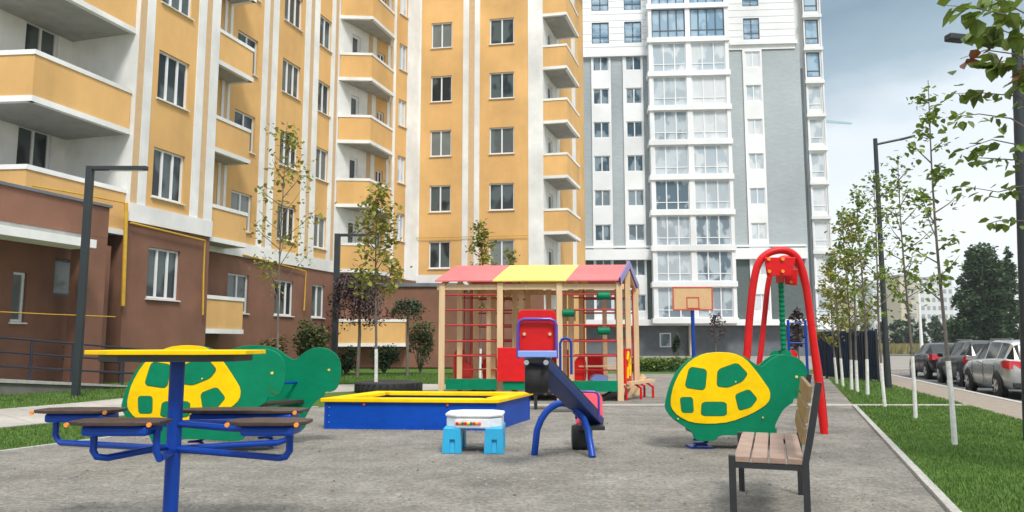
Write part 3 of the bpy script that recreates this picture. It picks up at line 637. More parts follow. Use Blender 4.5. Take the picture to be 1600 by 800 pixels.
# ------------------------------------------------------------------ FAR THINGS
def block(name, label, u0, u1, vtop, Y, m, rows, cols_, dep=14):
    a, b = at(u0, 500, Y), at(u1, 500, Y); top = at(u0, vtop, Y).z; bs = Vector(((a.x+b.x)/2, Y, -.2))
    t = thing(name, label, 'building', bs)
    MB().box(a.x, b.x, Y, Y+dep, -.2, top).build('wall', m, t, org=bs); MB().box(a.x-.3, b.x+.3, Y-.3, Y+dep, top+.01, top+.8).build('roof', 'soffit', t, org=bs)
    wd = (b.x-a.x)/cols_; fh = (top+.2)/rows; me = MB().box(0, wd*.55, -.06, .02, 0, fh*.5).mesh('window', 'farwin')
    for i in range(cols_):
        for j in range(1, rows):
            o = bpy.data.objects.new('window', me); C.objects.link(o); o.parent = t; o.location = Vector((a.x+wd*(i+.22), Y, -.2+fh*(j+.25)))-bs
block('apartment_block', 'distant white panel block with rows of small windows, left of the big dark tree', 1439, 1492, 436, 300, 'farwhite', 8, 6)
block('apartment_block', 'distant beige end wall of a panel block, between the young street trees', 1409, 1439.5, 432, 296, 'farbeige', 8, 1)
block('apartment_block', 'pale distant block low on the horizon behind the dark pavement lamp', 1366, 1404, 444, 330, 'farwhite', 8, 4)
block('apartment_block', 'pale distant block at the horizon nearest the tower block', 1302, 1340, 452, 340, 'farbeige', 7, 4)
def leafcloud(mb, blobs, n, size, flat=0, shell=.55, six=False, dirdown=0):
    """many leaf faces spread through ellipsoidal clumps"""
    wts = [b[3]*b[4]*b[5] for b in blobs]
    for _ in range(n):
        x, y, z, a, b_, c = random.choices(blobs, wts)[0]
        while 1:
            p = Vector((random.uniform(-1, 1), random.uniform(-1, 1), random.uniform(-1, 1)))
            if .02 < p.length <= 1: break
        p = p.normalized()*(p.length**shell)
        q = Vector((x+p.x*a, y+p.y*b_, z+p.z*c)); leaf(mb, q, size*random.uniform(.6, 1.3), six)
def leaf(mb, q, s, six=False, d=None):
    d = d or Vector((random.gauss(0, 1), random.gauss(0, 1), random.gauss(-.2, .7))).normalized()
    r = d.cross(Vector((random.gauss(0, .4), random.gauss(0, .4), 1))).normalized(); k = len(mb.v)
    if six:
        nn = r.cross(d); f_ = nn*s*.12
        mb.v += [tuple(q), tuple(q+d*s*.3+r*s*.42+f_), tuple(q+d*s*.72+r*s*.33+f_), tuple(q+d*s*1.1), tuple(q+d*s*.72-r*s*.33+f_), tuple(q+d*s*.3-r*s*.42+f_)]
        mb.f += [(k, k+1, k+2, k+3), (k, k+3, k+4, k+5)]
    else:
        mb.v += [tuple(q), tuple(q+d*s*.5+r*s*.38), tuple(q+d*s), tuple(q+d*s*.5-r*s*.38)]; mb.f.append((k, k+1, k+2, k+3))
def bigtree(name, label, u, vb, vt, uw, Y, leafm, n, size, cat='tree', group=None, trunk=True, nb=26, low=.12, zb=-.2):
    b = at(u, vb, Y); top = at(u, vt, Y).z; wd = uw*Y/F/2; bs = Vector((b.x, Y, zb)); hh = top-zb
    t = thing(name, label, cat, bs, 0, group); mb = MB(); bl = []
    for i in range(nb):
        f_ = low+(1-low)*(i+.5)/nb; rr = wd*(math.sin(math.pi*min(1, f_*.80+.14))**.5); a = i*2.4+random.random(); q = rr*random.uniform(.15, .72)
        s = wd*random.uniform(.30, .5)*(1.15-.45*f_); bl.append((math.cos(a)*q, math.sin(a)*q, hh*f_*.93, s, s, s*.8))
    leafcloud(mb, bl, n, size, six=False)
    if trunk:
        MB().tube([(0, 0, 0), (.02*wd, 0, hh*.3), (0, 0, hh*.8)], [wd*.07, wd*.05, wd*.015], 8).build('trunk', 'bark', t)
        lm = MB()
        for i in range(7):
            a = i*2.1; lm.tube([(0, 0, hh*(.2+.07*i)), (math.cos(a)*wd*.35, math.sin(a)*wd*.35, hh*(.32+.07*i)), (math.cos(a)*wd*.7, math.sin(a)*wd*.7, hh*(.4+.075*i))], [wd*.03, wd*.02, wd*.006], 5)
        lm.build('limbs', 'bark', t)
    mb.build('crown', leafm, t); return t
bigtree('broadleaf_tree', 'large dense dark green tree behind the parked cars', 1540, 530, 378, 108, 85, 'leaffar', 26000, .42, nb=40, low=.06)
bigtree('broadleaf_tree', 'dark green tree at the right edge behind the big dark tree', 1620, 530, 425, 70, 95, 'leaffar', 7000, .45)
bigtree('broadleaf_tree', 'slender dark poplar at the right edge above the silver car', 1585, 530, 372, 22, 80, 'leaffar', 4000, .3)
xs = [(1402, 497, 26, 150), (1420, 488, 30, 155), (1440, 494, 26, 150), (1462, 492, 30, 158), (1484, 497, 26, 150), (1380, 500, 24, 152), (1355, 502, 24, 150), (1330, 505, 24, 148), (1500, 498, 28, 150)]
names = ['under the beige far wall', 'left of the white street pole', 'right behind the white street pole', 'under the white far block', 'touching the big dark tree on its left', 'behind the dark pavement lamp', 'behind the young street trees', 'nearest the navy fence', 'hidden low behind the big dark tree']
for (u, vt, uw, Y), nm in zip(xs, names): bigtree('bush', 'distant green roadside bush '+nm, u, 528, vt, uw, Y, 'leaffar', 1500, .6, 'bush', 'far bushes along the field', False, 9, .1)
mb = MB()
for i in range(9000):
    Y = random.uniform(84, 150); X = Y*random.uniform(.42, .72); h = random.uniform(.3, 1.1); k = len(mb.v); a = random.random()*3
    mb.v += [(X-.15*math.cos(a), Y-.15*math.sin(a), -.2), (X+.15*math.cos(a), Y+.15*math.sin(a), -.2), (X+.3, Y, h)]; mb.f.append((k, k+1, k+2))
tag(mb.build('dry_grass', mat('dry_grass', (.30, .22, .09), .9, col2=(.16, .17, .06), scale=.3, island=.3)), kind='stuff')
# crane on the skyline
cb = at(1290, 500, 420); cr_ = thing('tower_crane', 'thin pale green crane jib reaching out beside the tower block', 'crane', (cb.x, 420, -.2))
ja, jb = at(1262, 188, 420), at(1332, 193, 420); mb = MB()
for dz, dy in ((0, 0), (0, 1.4), (1.6, .7)): mb.tube([ja+Vector((0, dy, dz)), jb+Vector((0, dy, dz*.4))], .14, 5)
for i in range(14):
    a = ja.lerp(jb, i/14); b = ja.lerp(jb, (i+.5)/14); mb.tube([a, b+Vector((0, .7, 1.5*(1-i/16)))], .08, 4); mb.tube([b+Vector((0, .7, 1.5*(1-i/16))), ja.lerp(jb, (i+1)/14)], .08, 4)
mb.build('jib', 'crane', cr_, org=(cb.x, 420, -.2))
MB().bar((ja.x+2, 420, -.2), (ja.x+2, 420, ja.z+4), 1.6).build('mast', 'crane', cr_, org=(cb.x, 420, -.2))
# ------------------------------------------------------------------ LAMP POSTS, POLES
def lamp_square(p, top, armlen, label, wd=.13):
    t = thing('street_lamp', label, 'street lamp', p, 0, 'dark grey lamp posts')
    MB().bar((0, 0, 0), (0, 0, top), wd).build('post', 'pole', t, bevel=.01); MB().bar((wd/2, 0, top-.045), (armlen, 0, top-.045), .12, .085).build('arm', 'pole', t, bevel=.01)
    MB().box(armlen*.35, armlen*.95, -.04, .04, top-.10, top-.089).build('lamp_lens', 'wplastic', t)
    MB().box(-wd*.9, wd*.9, -wd*.9, wd*.9, 0, .02).build('base_plate', 'pole', t)
    return t
lamp_square(G(118, 620), 4.79, 1.2, 'tall square dark grey lamp post on the lawn in front of the brown porch')
lamp_square(Vector((-5.6, 24.03, 0)), 4.57, 1.15, 'square dark grey lamp post standing in front of the purple-leaved tree', .17)
pr = G(1388, 607)
t = thing('street_lamp', 'slim round lamp post with rising arm beside the pavement among the young trees', 'street lamp', pr, 0)
MB().tube([(0, 0, 0), (0, 0, 1.2), (.02, 0, 6.15)], [.085, .07, .05], 12).build('post', 'pole', t, smooth=True)
MB().tube([(.02, 0, 6.0), (.5, -.02, 6.1), (.75, -.02, 6.15)], .03, 8).build('arm', 'pole', t, smooth=True); MB().bar((.65, 0, 6.13), (1.0, 0, 6.22), .12, .05).build('lamp_head', 'pole', t, bevel=.015)
MB().box(-.12, .12, -.12, .12, 0, .02).build('base_plate', 'pole', t)
pn = G(1611, 690); t = thing('street_lamp', 'near dark lamp post at the right edge, half hidden by big leaves', 'street lamp', pn, 0)
zt = at(1590, 72, pn.y).z
MB().tube([(0, 0, 0), (.10, 0, zt*.5), (.20, 0, zt+.1)], [.075, .07, .06], 14).build('post', 'pole', t, smooth=True)
MB().bar((.19, 0, zt), (-.52, -.1, zt+.05), .07, .06).build('arm', 'pole', t, bevel=.01); MB().bar((-.48, -.09, zt+.05), (-.70, -.12, zt+.06), .12, .08).build('lamp_head', 'pole', t, bevel=.015)
pw = at(1441, 555, 58); t = thing('pole', 'slender white pole at the far end of the road', 'pole', (pw.x, 58, -.15)); MB().tube([(0, 0, 0), (0, 0, 2.6), (0, 0, at(1441, 395, 58).z)], [.14, .11, .07], 8).build('shaft', 'wplastic', t); MB().box(-.25, .25, -.25, .25, 0, .1).build('footing', 'kerb', t)
# ------------------------------------------------------------------ NAVY FENCE
fa, fb_ = G(1273, 590), G(1372, 597)
t = thing('fence', 'dark navy sheet metal fence behind the young trees and red swing', 'fence', fa)
d = Vector((fb_.x-fa.x, fb_.y-fa.y, 0)); L = d.length; dn = d.normalized(); n_ = 5
zf = at(1372, 516, fb_.y).z
for i in range(n_):
    mb = MB(); a = dn*(L*i/n_+.03); b = dn*(L*(i+1)/n_-.03); pr_ = Vector((-dn.y, dn.x, 0)); k = 14
    for j in range(k):
        q0 = a.lerp(b, j/k)+pr_*(.015 if j % 2 else -.015); q1 = a.lerp(b, (j+1)/k)+pr_*(.015 if j % 2 else -.015); mb.quad(q0+Vector((0, 0, .06)), q1+Vector((0, 0, .06)), q1+Vector((0, 0, zf)), q0+Vector((0, 0, zf)))
        if j < k-1: q2 = a.lerp(b, (j+1)/k)+pr_*(-.015 if j % 2 else .015); mb.quad(q1+Vector((0, 0, .06)), q2+Vector((0, 0, .06)), q2+Vector((0, 0, zf)), q1+Vector((0, 0, zf)))
    mb.build('panel', 'navy', t)
for i in range(n_+1):
    a = dn*(L*i/n_); MB().bar(a-Vector((0, .04, 0)), a+Vector((0, -.04, zf+.04)), .055).build('post', 'black', t)
mb = MB(); pd = Vector((.33, 1, 0)).normalized()*9
for j in range(40):
    q = d+pd*(j/40); q1 = d+pd*((j+1)/40); of = Vector((.02*(j % 2), 0, 0)); mb.quad(q+of+Vector((0, 0, .06)), q1+of+Vector((0, 0, .06)), q1+of+Vector((0, 0, zf)), q+of+Vector((0, 0, zf)))
mb.build('side_panel', 'navy', t)
hz_m = bpy.data.materials.new('air_haze'); hz_m.use_nodes = True; ht_ = hz_m.node_tree; ht_.nodes.clear()
ho = ht_.nodes.new('ShaderNodeOutputMaterial'); pv = ht_.nodes.new('ShaderNodeVolumePrincipled'); pv.inputs['Color'].default_value = (.93, .96, 1, 1); pv.inputs['Density'].default_value = .0004; pv.inputs['Anisotropy'].default_value = .3
ht_.links.new(pv.outputs[0], ho.inputs['Volume'])
tag(MB().box(-950, 950, -80, 1600, -3, 60).build('haze', hz_m), kind='stuff')
# ------------------------------------------------------------------ CARS
def car(p, ang, paint, label, sc=.86, hatch=True, plate=True):
    t = thing('parked_car', label, 'car', p, ang, 'cars parked along the kerb'); t.scale = (sc, sc, sc)
    # local: x to the right, y forward, rear bumper at y=0
    Lc, Wd = 4.35, .89
    # stations: y, zlow, zbelt, zroof, halfwidth, roof half width
    if hatch: S = [(0, .42, .80, .80, .70, .6), (.05, .30, .98, .98, .80, .66), (.12, .28, 1.02, 1.02, .84, .64), (.30, .26, 1.02, 1.40, .87, .58), (.42, .25, 1.01, 1.47, .88, .60), (.95, .24, 1.0, 1.50, .89, .61), (1.02, .24, 1.0, 1.50, .89, .61), (1.95, .22, .97, 1.52, .89, .61), (2.03, .22, .97, 1.515, .89, .61), (2.75, .22, .94, 1.43, .89, .58), (2.9, .22, .93, 1.35, .89, .58), (3.35, .22, .92, .98, .89, .62), (3.6, .24, .88, .90, .88, .66), (4.1, .28, .78, .80, .84, .66), (4.3, .36, .66, .67, .74, .6), (4.35, .42, .60, .60, .66, .55)]
    else: S = [(0, .42, .78, .78, .70, .6), (.05, .30, .95, .95, .80, .68), (.30, .28, 1.0, 1.01, .85, .68), (.70, .26, .99, 1.06, .87, .62), (1.15, .24, .98, 1.36, .88, .56), (1.35, .24, .97, 1.40, .88, .56), (1.42, .24, .97, 1.405, .88, .56), (1.95, .22, .95, 1.43, .89, .57), (2.03, .22, .95, 1.43, .89, .57), (2.7, .22, .93, 1.37, .89, .56), (2.85, .22, .92, 1.30, .89, .56), (3.4, .22, .90, .94, .88, .62), (3.6, .24, .86, .88, .88, .66), (4.1, .28, .76, .78, .84, .66), (4.3, .36, .66, .67, .74, .6), (4.35, .42, .60, .60, .66, .55)]
    body = MB(); sides = {}; front = MB(); rearw = MB(); rings = []
    for y, zl, zbt, zr, hw, rw in S:
        gh = zr-zbt
        half = [(0, zl), (hw*.86, zl), (hw*.97, zl+.10), (hw, (zl+zbt)/2), (hw*.985, zbt-.06), (hw*.94, zbt), (hw*.94+(rw-hw*.94)*.12, zbt+gh*.06), (rw+(hw*.94-rw)*.1, zbt+gh*.90), (rw*.86, zbt+gh*.985), (0, zr+.012*(gh > .1))]
        rings.append([(x_, y, z_) for x_, z_ in half]+[(-x_, y, z_) for x_, z_ in reversed(half[1:-1])])
    nR = len(rings[0])
    for i in range(len(S)-1):
        gl_side = S[i][3]-S[i][2] > .3 and S[i+1][3]-S[i+1][2] > .3
        pill = (S[i+1][0]-S[i][0]) < .13
        for j in range(nR):
            j2 = (j+1) % nR; qd = [rings[i][j], rings[i][j2], rings[i+1][j2], rings[i+1][j]]
            sseg = j in (6, nR-7)
            if sseg and gl_side and not pill: sides.setdefault((j, sum(1 for q_ in range(i) if S[q_+1][0]-S[q_][0] < .13)), MB()).quad(*qd)
            elif sseg and not pill and (S[i][3]-S[i][2] > .3) != (S[i+1][3]-S[i+1][2] > .3) and i > 5: sides.setdefault((j, sum(1 for q_ in range(i) if S[q_+1][0]-S[q_][0] < .13)), MB()).quad(*qd)
            elif j in (7, 8, 9, 10) and i in (9, 10): front.quad(*qd)
            elif j in (6, 7, 8, 9, 10, 11) and (i == 2 if hatch else i == 3): rearw.quad(*qd)
            else: body.quad(*qd)
    for ring, fl in ((rings[0], 0), (rings[-1], 1)): body.quad(*ring)
    # merge verts by distance for the body
    o = body.build('body', paint, t); bm = bmesh.new(); bm.from_mesh(o.data); bmesh.ops.remove_doubles(bm, verts=bm.verts, dist=1e-4); bmesh.ops.recalc_face_normals(bm, faces=bm.faces)
    for f_ in bm.faces: f_.smooth = True
    for e_ in bm.edges:
        if len(e_.link_faces) == 2 and e_.calc_face_angle(0) > R(42): e_.smooth = False
    bm.to_mesh(o.data); bm.free()
    [sm_.build('side_window', 'carglass', t) for sm_ in sides.values()]; front.build('windscreen', 'carglass', t); rearw.build('rear_window', 'carglass', t)
    for sx_ in (-1, 1):
        for y in (.82, 3.45):
            arch = MB().lathe([(.37, -.02), (.40, 0), (.37, .02)], (sx_*.885, y, .32), 24, 'x').build('wheel_arch', 'plasticblk', t)
            wh = MB().lathe([(.20, -.10), (.31, -.10), (.325, -.07), (.325, .07), (.31, .10), (.20, .10)], (sx_*.82, y, .325), 26, 'x').build('wheel', 'rubber', t, smooth=True)
            mb = MB().lathe([(.05, -.02), (.205, 0), (.205, .02)], (sx_*.915, y, .325), 20, 'x'); mb.build('rim', 'steel', wh, smooth=True)
            sp_ = MB()
            for k in range(5): a = k*1.257; sp_.bar((sx_*.94, y, .325), (sx_*.94, y+.18*math.cos(a), .325+.18*math.sin(a)), .02, .045)
            sp_.build('spoke', 'silver', wh)
        tl = MB().hexa([(sx_*.46, -.02, .80), (sx_*.82, .03, .78), (sx_*.905, .22, .80), (sx_*.89, .40, .90), (sx_*.5, .06, .84)], [(sx_*.48, .03, .97), (sx_*.80, .05, .99), (sx_*.87, .20, 1.0), (sx_*.885, .42, .96), (sx_*.5, .1, .98)]); tl.build('tail_light', 'lightred', t)
        MB().hexa([(sx_*.52, 4.22, .60), (sx_*.80, 4.05, .60), (sx_*.80, 4.0, .62), (sx_*.52, 4.15, .62)], [(sx_*.55, 4.2, .73), (sx_*.83, 3.98, .76), (sx_*.82, 3.9, .78), (sx_*.55, 4.05, .76)]).build('headlight', 'wplastic', t)
        MB().hexa([(sx_*.88, 2.85, .93), (sx_*1.06, 2.8, .95), (sx_*1.06, 2.92, .95), (sx_*.88, 2.97, .93)], [(sx_*.88, 2.85, 1.05), (sx_*1.05, 2.8, 1.09), (sx_*1.05, 2.9, 1.08), (sx_*.88, 2.95, 1.05)]).build('wing_mirror', paint, t, bevel=.02)
        MB().bar((sx_*.90, 1.55, .86), (sx_*.90, 1.72, .87), .025, .025).build('door_handle', paint, t); MB().bar((sx_*.90, 2.5, .84), (sx_*.90, 2.67, .85), .025, .025).build('door_handle', paint, t)
        for y in (1.02, 1.98, 3.0): MB().tube([(sx_*.893, y-.02, .32), (sx_*.897, y, .65), (sx_*.872, y, .94)], .006, 4).build('door_seam', 'plasticblk', t)
        if hatch: MB().bar((sx_*.52, .6, 1.54), (sx_*.52, 2.4, 1.55), .03, .03).build('roof_rail', 'steel', t)
    MB().box(-.76, .76, -.015, .06, .30, .44).build('bumper', 'plasticblk', t, bevel=.02)
    MB().box(-.25, .25, -.02, .02, .60, .71).build('number_plate', 'wplastic', t)
    return t
kx = lambda Y: rd(Y)[0]+.15
ca = -math.atan(.30)
def carat(Y, off, paint, label, hatch=True, sc=.86): car((kx(Y)+off+.89*sc*1.04, Y, -.15), ca, paint, label, sc, hatch)
carat(16.4, .6, 'silver', 'silver hatchback with red tail light, nearest of the parked cars')
carat(20.9, 1.05, 'cargrey', 'dark grey hatchback seen between the silver car and the black one')
carat(25.2, 1.15, 'carblack', 'black saloon with its tail towards us, left of the dark grey hatchback', False)
carat(38, 6.2, 'carblue', 'small blue car showing only its roof above the dark grey hatchback')
carat(60, 13, 'cargrey', 'dark car parked at the far end of the road by the white pole', False)
# ------------------------------------------------------------------ SAPLINGS
def sapling(p, h, label, lm='leaf', r=.022, wash=.8, nbr=14, nl=300, ls=.06, spread=.5, lean=(0, 0), start=.35, group='young trees with whitewashed trunks', droop=0, six=True, name='young_tree', barkm='bark'):
    t = thing(name, label, 'tree', p, 0, group); seed = random.random()*9
    P = lambda f_: Vector((lean[0]*f_*h+.03*math.sin(f_*5+seed), lean[1]*f_*h+.03*math.cos(f_*4+seed), f_*h))
    fs = [i/10 for i in range(11)]; k0 = wash/h
    tp = [P(k0*i/3) for i in range(4)]
    if wash: MB().tube(tp, [r*1.25, r*1.15, r*1.1, r*1.08], 9).build('whitewashed_trunk', 'white_wash', t, smooth=True)
    fs = [k0+(1-k0)*i/10 for i in range(11)]
    MB().tube([P(x_) for x_ in fs], [r*(1.05-.9*x_) for x_ in fs], 7).build('trunk', barkm, t, smooth=True)
    br = MB(); lf = MB(); tips = []
    for i in range(nbr):
        f_ = start+(1-start)*i/nbr*.95; a = i*2.4+seed; ln_ = spread*(1.25-f_)*random.uniform(.6, 1.1)
        b0 = P(f_); dv = Vector((math.cos(a), math.sin(a), random.uniform(.5, 1.1)-droop)); b1 = b0+dv*ln_*.6; b2 = b0+dv*ln_+Vector((0, 0, .12*ln_-droop*ln_))
        br.tube([b0, b1, b2], [r*.38, r*.25, r*.1], 5); tips.append((b0, b1, b2))
    tips.append((P(.8), P(.9), P(1)))
    # leaves hang in loose bunches with bare gaps
    bun = []
    for b0, b1, b2 in tips:
        for _ in range(random.choice((2, 3, 3, 4))): bun.append((b0 if random.random() < .15 else b1).lerp(b2, random.random()*1.05))
    for _ in range(nl):
        c = random.choice(bun); q = c+Vector((random.gauss(0, .055), random.gauss(0, .055), random.gauss(-.02, .05)))*(spread/.5)*1.1; leaf(lf, q, ls*random.uniform(.6, 1.25), six)
    br.build('branches', barkm, t); lf.build('crown', lm, t); return t
spots = [(1487, 697, 4.05, 'nearest whitewashed young tree on the right lawn, its trunk tallest', .9), (1428, 655, 3.9, 'second whitewashed young tree, right of the pavement lamp base', .9), (1383, 637, 4.1, 'third whitewashed young tree, standing just left of the pavement lamp', .75), (1356, 618, 4.4, 'whitewashed young tree in front of the right end of the navy fence', .75), (1342, 613, 4.0, 'whitewashed young tree before the middle of the navy fence', .7), (1331, 610, 4.3, 'slim whitewashed young tree fourth from the navy fence left end', .7), (1315, 604, 3.6, 'yellowing whitewashed young tree before the left part of the navy fence', .7), (1306, 600, 3.2, 'leftmost whitewashed young tree, beside the red swing', .7)]
for i, (u, v, h, lb, ws_) in enumerate(spots):
    sapling(G(u, v), h, lb, 'leafy' if i in (6, 7, 4) else 'leaf', r=.024 if i < 3 else .03, wash=ws_, nbr=17, nl=430 if i == 0 else (480 if i < 4 else 650), ls=.065 if i < 3 else .085, spread=.42 if i == 0 else .62, start=.38 if i < 3 else .3)
sapling(G(585, 612), at(590, 288, G(585, 612).y).z, 'whitewashed young tree with yellow-green leaves behind the blue sandbox', 'leafy', .035, .95, 22, 1000, .11, .9, start=.38)
pt = G(432, 610); sapling(pt, at(432, 190, pt.y).z, 'tall thin sparse young tree behind the green turtle on the left', 'leafy', .03, .0, 20, 560, .10, 1.15, start=.32, group=None)
pt = Vector((at(752, 500, 24).x, 24, 0)); sapling(pt, at(752, 348, 24).z, 'small yellow-green tree whose top shows above the playhouse roof', 'leafy', .035, .9, 16, 900, .11, .7, start=.45)
pt = Vector((at(800, 500, 26).x, 26, 0)); sapling(pt, at(800, 385, 26).z, 'sparse young tree behind the middle of the playhouse', 'leafy', .03, .9, 14, 400, .11, .6, start=.5)
pt = Vector((at(1245, 500, 30).x, 30, 0)); sapling(pt, at(1245, 485, 30).z, 'small dark purple-leaved tree beyond the red swing', 'leafp', .035, .0, 14, 700, .11, .5, start=.3, group=None)
pt = Vector((at(1117, 500, 52).x, 52, 0)); sapling(pt, at(1117, 492, 52).z, 'small bare dark tree against the grey base of the tower block', 'leafp', .05, .0, 14, 300, .16, .9, start=.4, group=None)
# purple weeping tree, umbrella tree, bushes
pt = G(558, 590); t = thing('purple_leaved_tree', 'weeping tree with dark purple leaves before the brown wall', 'tree', pt)
h = at(558, 425, pt.y).z
MB().tube([(0, 0, 0), (.05, 0, h*.4), (0, 0, h*.85)], [.06, .05, .03], 8).build('trunk', 'bark', t)
lf = MB(); br = MB()
for i in range(46):
    a = i*2.4; rr = random.uniform(.25, 1.05); q0 = Vector((0, 0, h*.85)); q1 = Vector((math.cos(a)*rr*.6, math.sin(a)*rr*.6, h*random.uniform(.9, 1.0))); q2 = Vector((math.cos(a)*rr, math.sin(a)*rr, h*random.uniform(.42, .7)))
    br.tube([q0, q1, q2], [.015, .012, .006], 4)
    for _ in range(60): leaf(lf, q1.lerp(q2, random.random())+Vector((random.gauss(0, .07), random.gauss(0, .07), random.gauss(0, .07))), .10)
br.build('branches', 'bark', t); lf.build('crown', 'leafp', t)
pt = G(636, 588); t = thing('umbrella_tree', 'small green umbrella-crowned tree before the low brown wall', 'tree', pt); h = at(636, 470, pt.y).z
MB().tube([(0, 0, 0), (0, 0, h*.9)], [.05, .04], 8).build('trunk', 'bark', t); lf = MB(); br = MB()
for i in range(22):
    a = i*2.4; rr = random.uniform(.3, .62); q2 = Vector((math.cos(a)*rr, math.sin(a)*rr, h*random.uniform(.72, .88))); q1 = Vector((q2.x*.5, q2.y*.5, h)); br.tube([(0, 0, h*.88), q1, q2], [.012, .01, .005], 4)
    for _ in range(45): leaf(lf, q1.lerp(q2, random.random())+Vector((random.gauss(0, .05), random.gauss(0, .05), random.gauss(0, .04))), .09)
br.build('branches', 'bark', t); lf.build('crown', 'leafd', t)
def bush(u, vb, vt, uw, label, lm, n=1800, ls=.08, Y=None, group='shrubs by the brown wall'):
    p = G(u, vb) if Y is None else Vector((at(u, vb, Y).x, Y, 0)); top = at(u, vt, p.y).z; wd = uw*p.y/F/2
    t = thing('shrub', label, 'shrub', p, 0, group); lf = MB(); bl = []; st = MB()
    for i in range(12):
        a = i*2.4; q = wd*random.uniform(.1, .62); z = top*random.uniform(.3, .82); s = wd*random.uniform(.28, .42); bl.append((math.cos(a)*q, math.sin(a)*q, z, s, s, top*.2)); st.tube([(0, 0, 0), (math.cos(a)*q*.6, math.sin(a)*q*.6, z*.6), (math.cos(a)*q, math.sin(a)*q, z)], [.018, .012, .005], 4)
    leafcloud(lf, bl, n, ls, shell=.8); st.build('stems', 'bark', t); lf.build('foliage', lm, t)
bush(482, 592, 492, 80, 'broad dull green and orange shrub behind the second turtle panel', 'leafb', 3200, .10)
bush(425, 592, 520, 60, 'low dry orange-leaved shrub against the brown wall', 'leafo', 1500, .09)
bush(657, 585, 500, 52, 'upright grey-green shrub left of the playhouse', 'leafb', 2200, .09)
bush(600, 585, 535, 60, 'low dark shrub behind the whitewashed sapling trunk', 'leafd', 1600, .09)
bush(540, 586, 540, 50, 'dark shrub under the purple-leaved tree', 'leafd', 1400, .09)
bush(1057, 562, 522, 13, 'small conical evergreen in front of the grey tower base', 'leafd', 900, .14, 50, None)
# hedge
ha, hb = Vector((at(985, 560, 29).x, 29, 0)), Vector((at(1165, 560, 29).x, 29, 0)); bl = []
n_ = 40
lf = MB()
for i in range(n_): bl.append((ha.x+(hb.x-ha.x)*(i+.5)/n_, 29+random.uniform(-.1, .1), .27, .11, .35, .27))
hd = thing('hedge', 'low clipped green hedge beyond the gravel court under the basketball hoop', 'hedge', ha)
leafcloud(lf, bl, 9000, .09, shell=.5); lf.build('foliage', 'leaf', hd, org=ha)
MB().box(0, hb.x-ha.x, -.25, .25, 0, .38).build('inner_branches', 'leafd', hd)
# near tree at right with big leaves: trunk stands outside the frame
tp = Vector((4.9, 5.7, 0)); t = thing('linden_tree', 'near tree with big green and reddish leaves hanging in from the right edge', 'tree', tp)
MB().tube([(0, 0, 0), (-.05, 0, 1.5), (0, 0, 3.0), (-.1, 0, 4.6)], [.07, .06, .045, .015], 10).build('trunk', 'bark', t, smooth=True)
br = MB(); lf = MB(); lr = MB()
chains = [  # (u, v) way points from the trunk side towards the tip, leaf size, leaf count, red?
 ([(1640, 60), (1570, 22), (1520, 12), (1476, 8)], .105, 26, 0), ([(1650, 110), (1600, 60), (1560, 45), (1530, 48)], .10, 24, 0), ([(1640, 120), (1590, 85), (1540, 78), (1500, 92)], .09, 18, 1),
 ([(1640, 160), (1600, 120), (1570, 95), (1545, 100)], .10, 26, 0), ([(1650, 190), (1590, 150), (1535, 145), (1490, 146)], .075, 24, 0), ([(1650, 230), (1580, 185), (1530, 178), (1478, 184)], .06, 26, 0),
 ([(1650, 260), (1600, 228), (1550, 218), (1508, 232)], .065, 24, 0), ([(1650, 290), (1590, 250), (1540, 247), (1512, 246)], .06, 22, 0), ([(1650, 330), (1600, 290), (1560, 300), (1500, 290)], .06, 26, 0),
 ([(1650, 370), (1600, 345), (1560, 345), (1542, 350)], .06, 12, 0), ([(1650, 60), (1600, 20), (1570, 5), (1560, -20)], .11, 16, 0), ([(1650, 150), (1620, 130), (1600, 110), (1590, 140)], .10, 16, 0)]
for ci, (way, ls, n, red) in enumerate(chains):
    ls *= 1.3; n = int(n*1.2)
    Yb = 5.2+.12*(ci % 5); P = [at(u, v, Yb+.1*i) for i, (u, v) in enumerate(way)]; st_ = Vector((tp.x-.03, tp.y, max(1.2, P[0].z-.5)))
    path = [st_]+P; br.tube(path, [.014, .008, .006, .004, .002], 5)
    buns = [P[min(2, int(f_))].lerp(P[min(2, int(f_))+1], f_-min(2, int(f_))) for f_ in [.3, .8, 1.2, 1.6, 1.9, 2.2, 2.5, 2.8, 2.98]]
    for k in range(n):
        q = random.choice(buns)+Vector((random.gauss(0, .035), random.gauss(0, .06), random.gauss(-.015, .025)))
        leaf(lr if (red and random.random() < .6) else lf, q, ls*random.uniform(.6, 1.1), True, Vector((random.gauss(-.4, .6), random.gauss(0, .5), random.gauss(-.6, .5))).normalized())
bl = [(tp.x+random.uniform(-.2, 1), tp.y+random.uniform(-.8, .8), z, .4, .4, .35) for z in (2.2, 2.6, 3, 3.4, 3.8, 4.2) for _ in (0, 1)]
bb = MB(); leafcloud(lf, bl, 900, .09, six=True)
br.build('branches', 'bark', t, org=tp); lf.build('crown', 'leaff', t, org=tp); lr.build('reddened_leaves', 'leafr', t, org=tp)
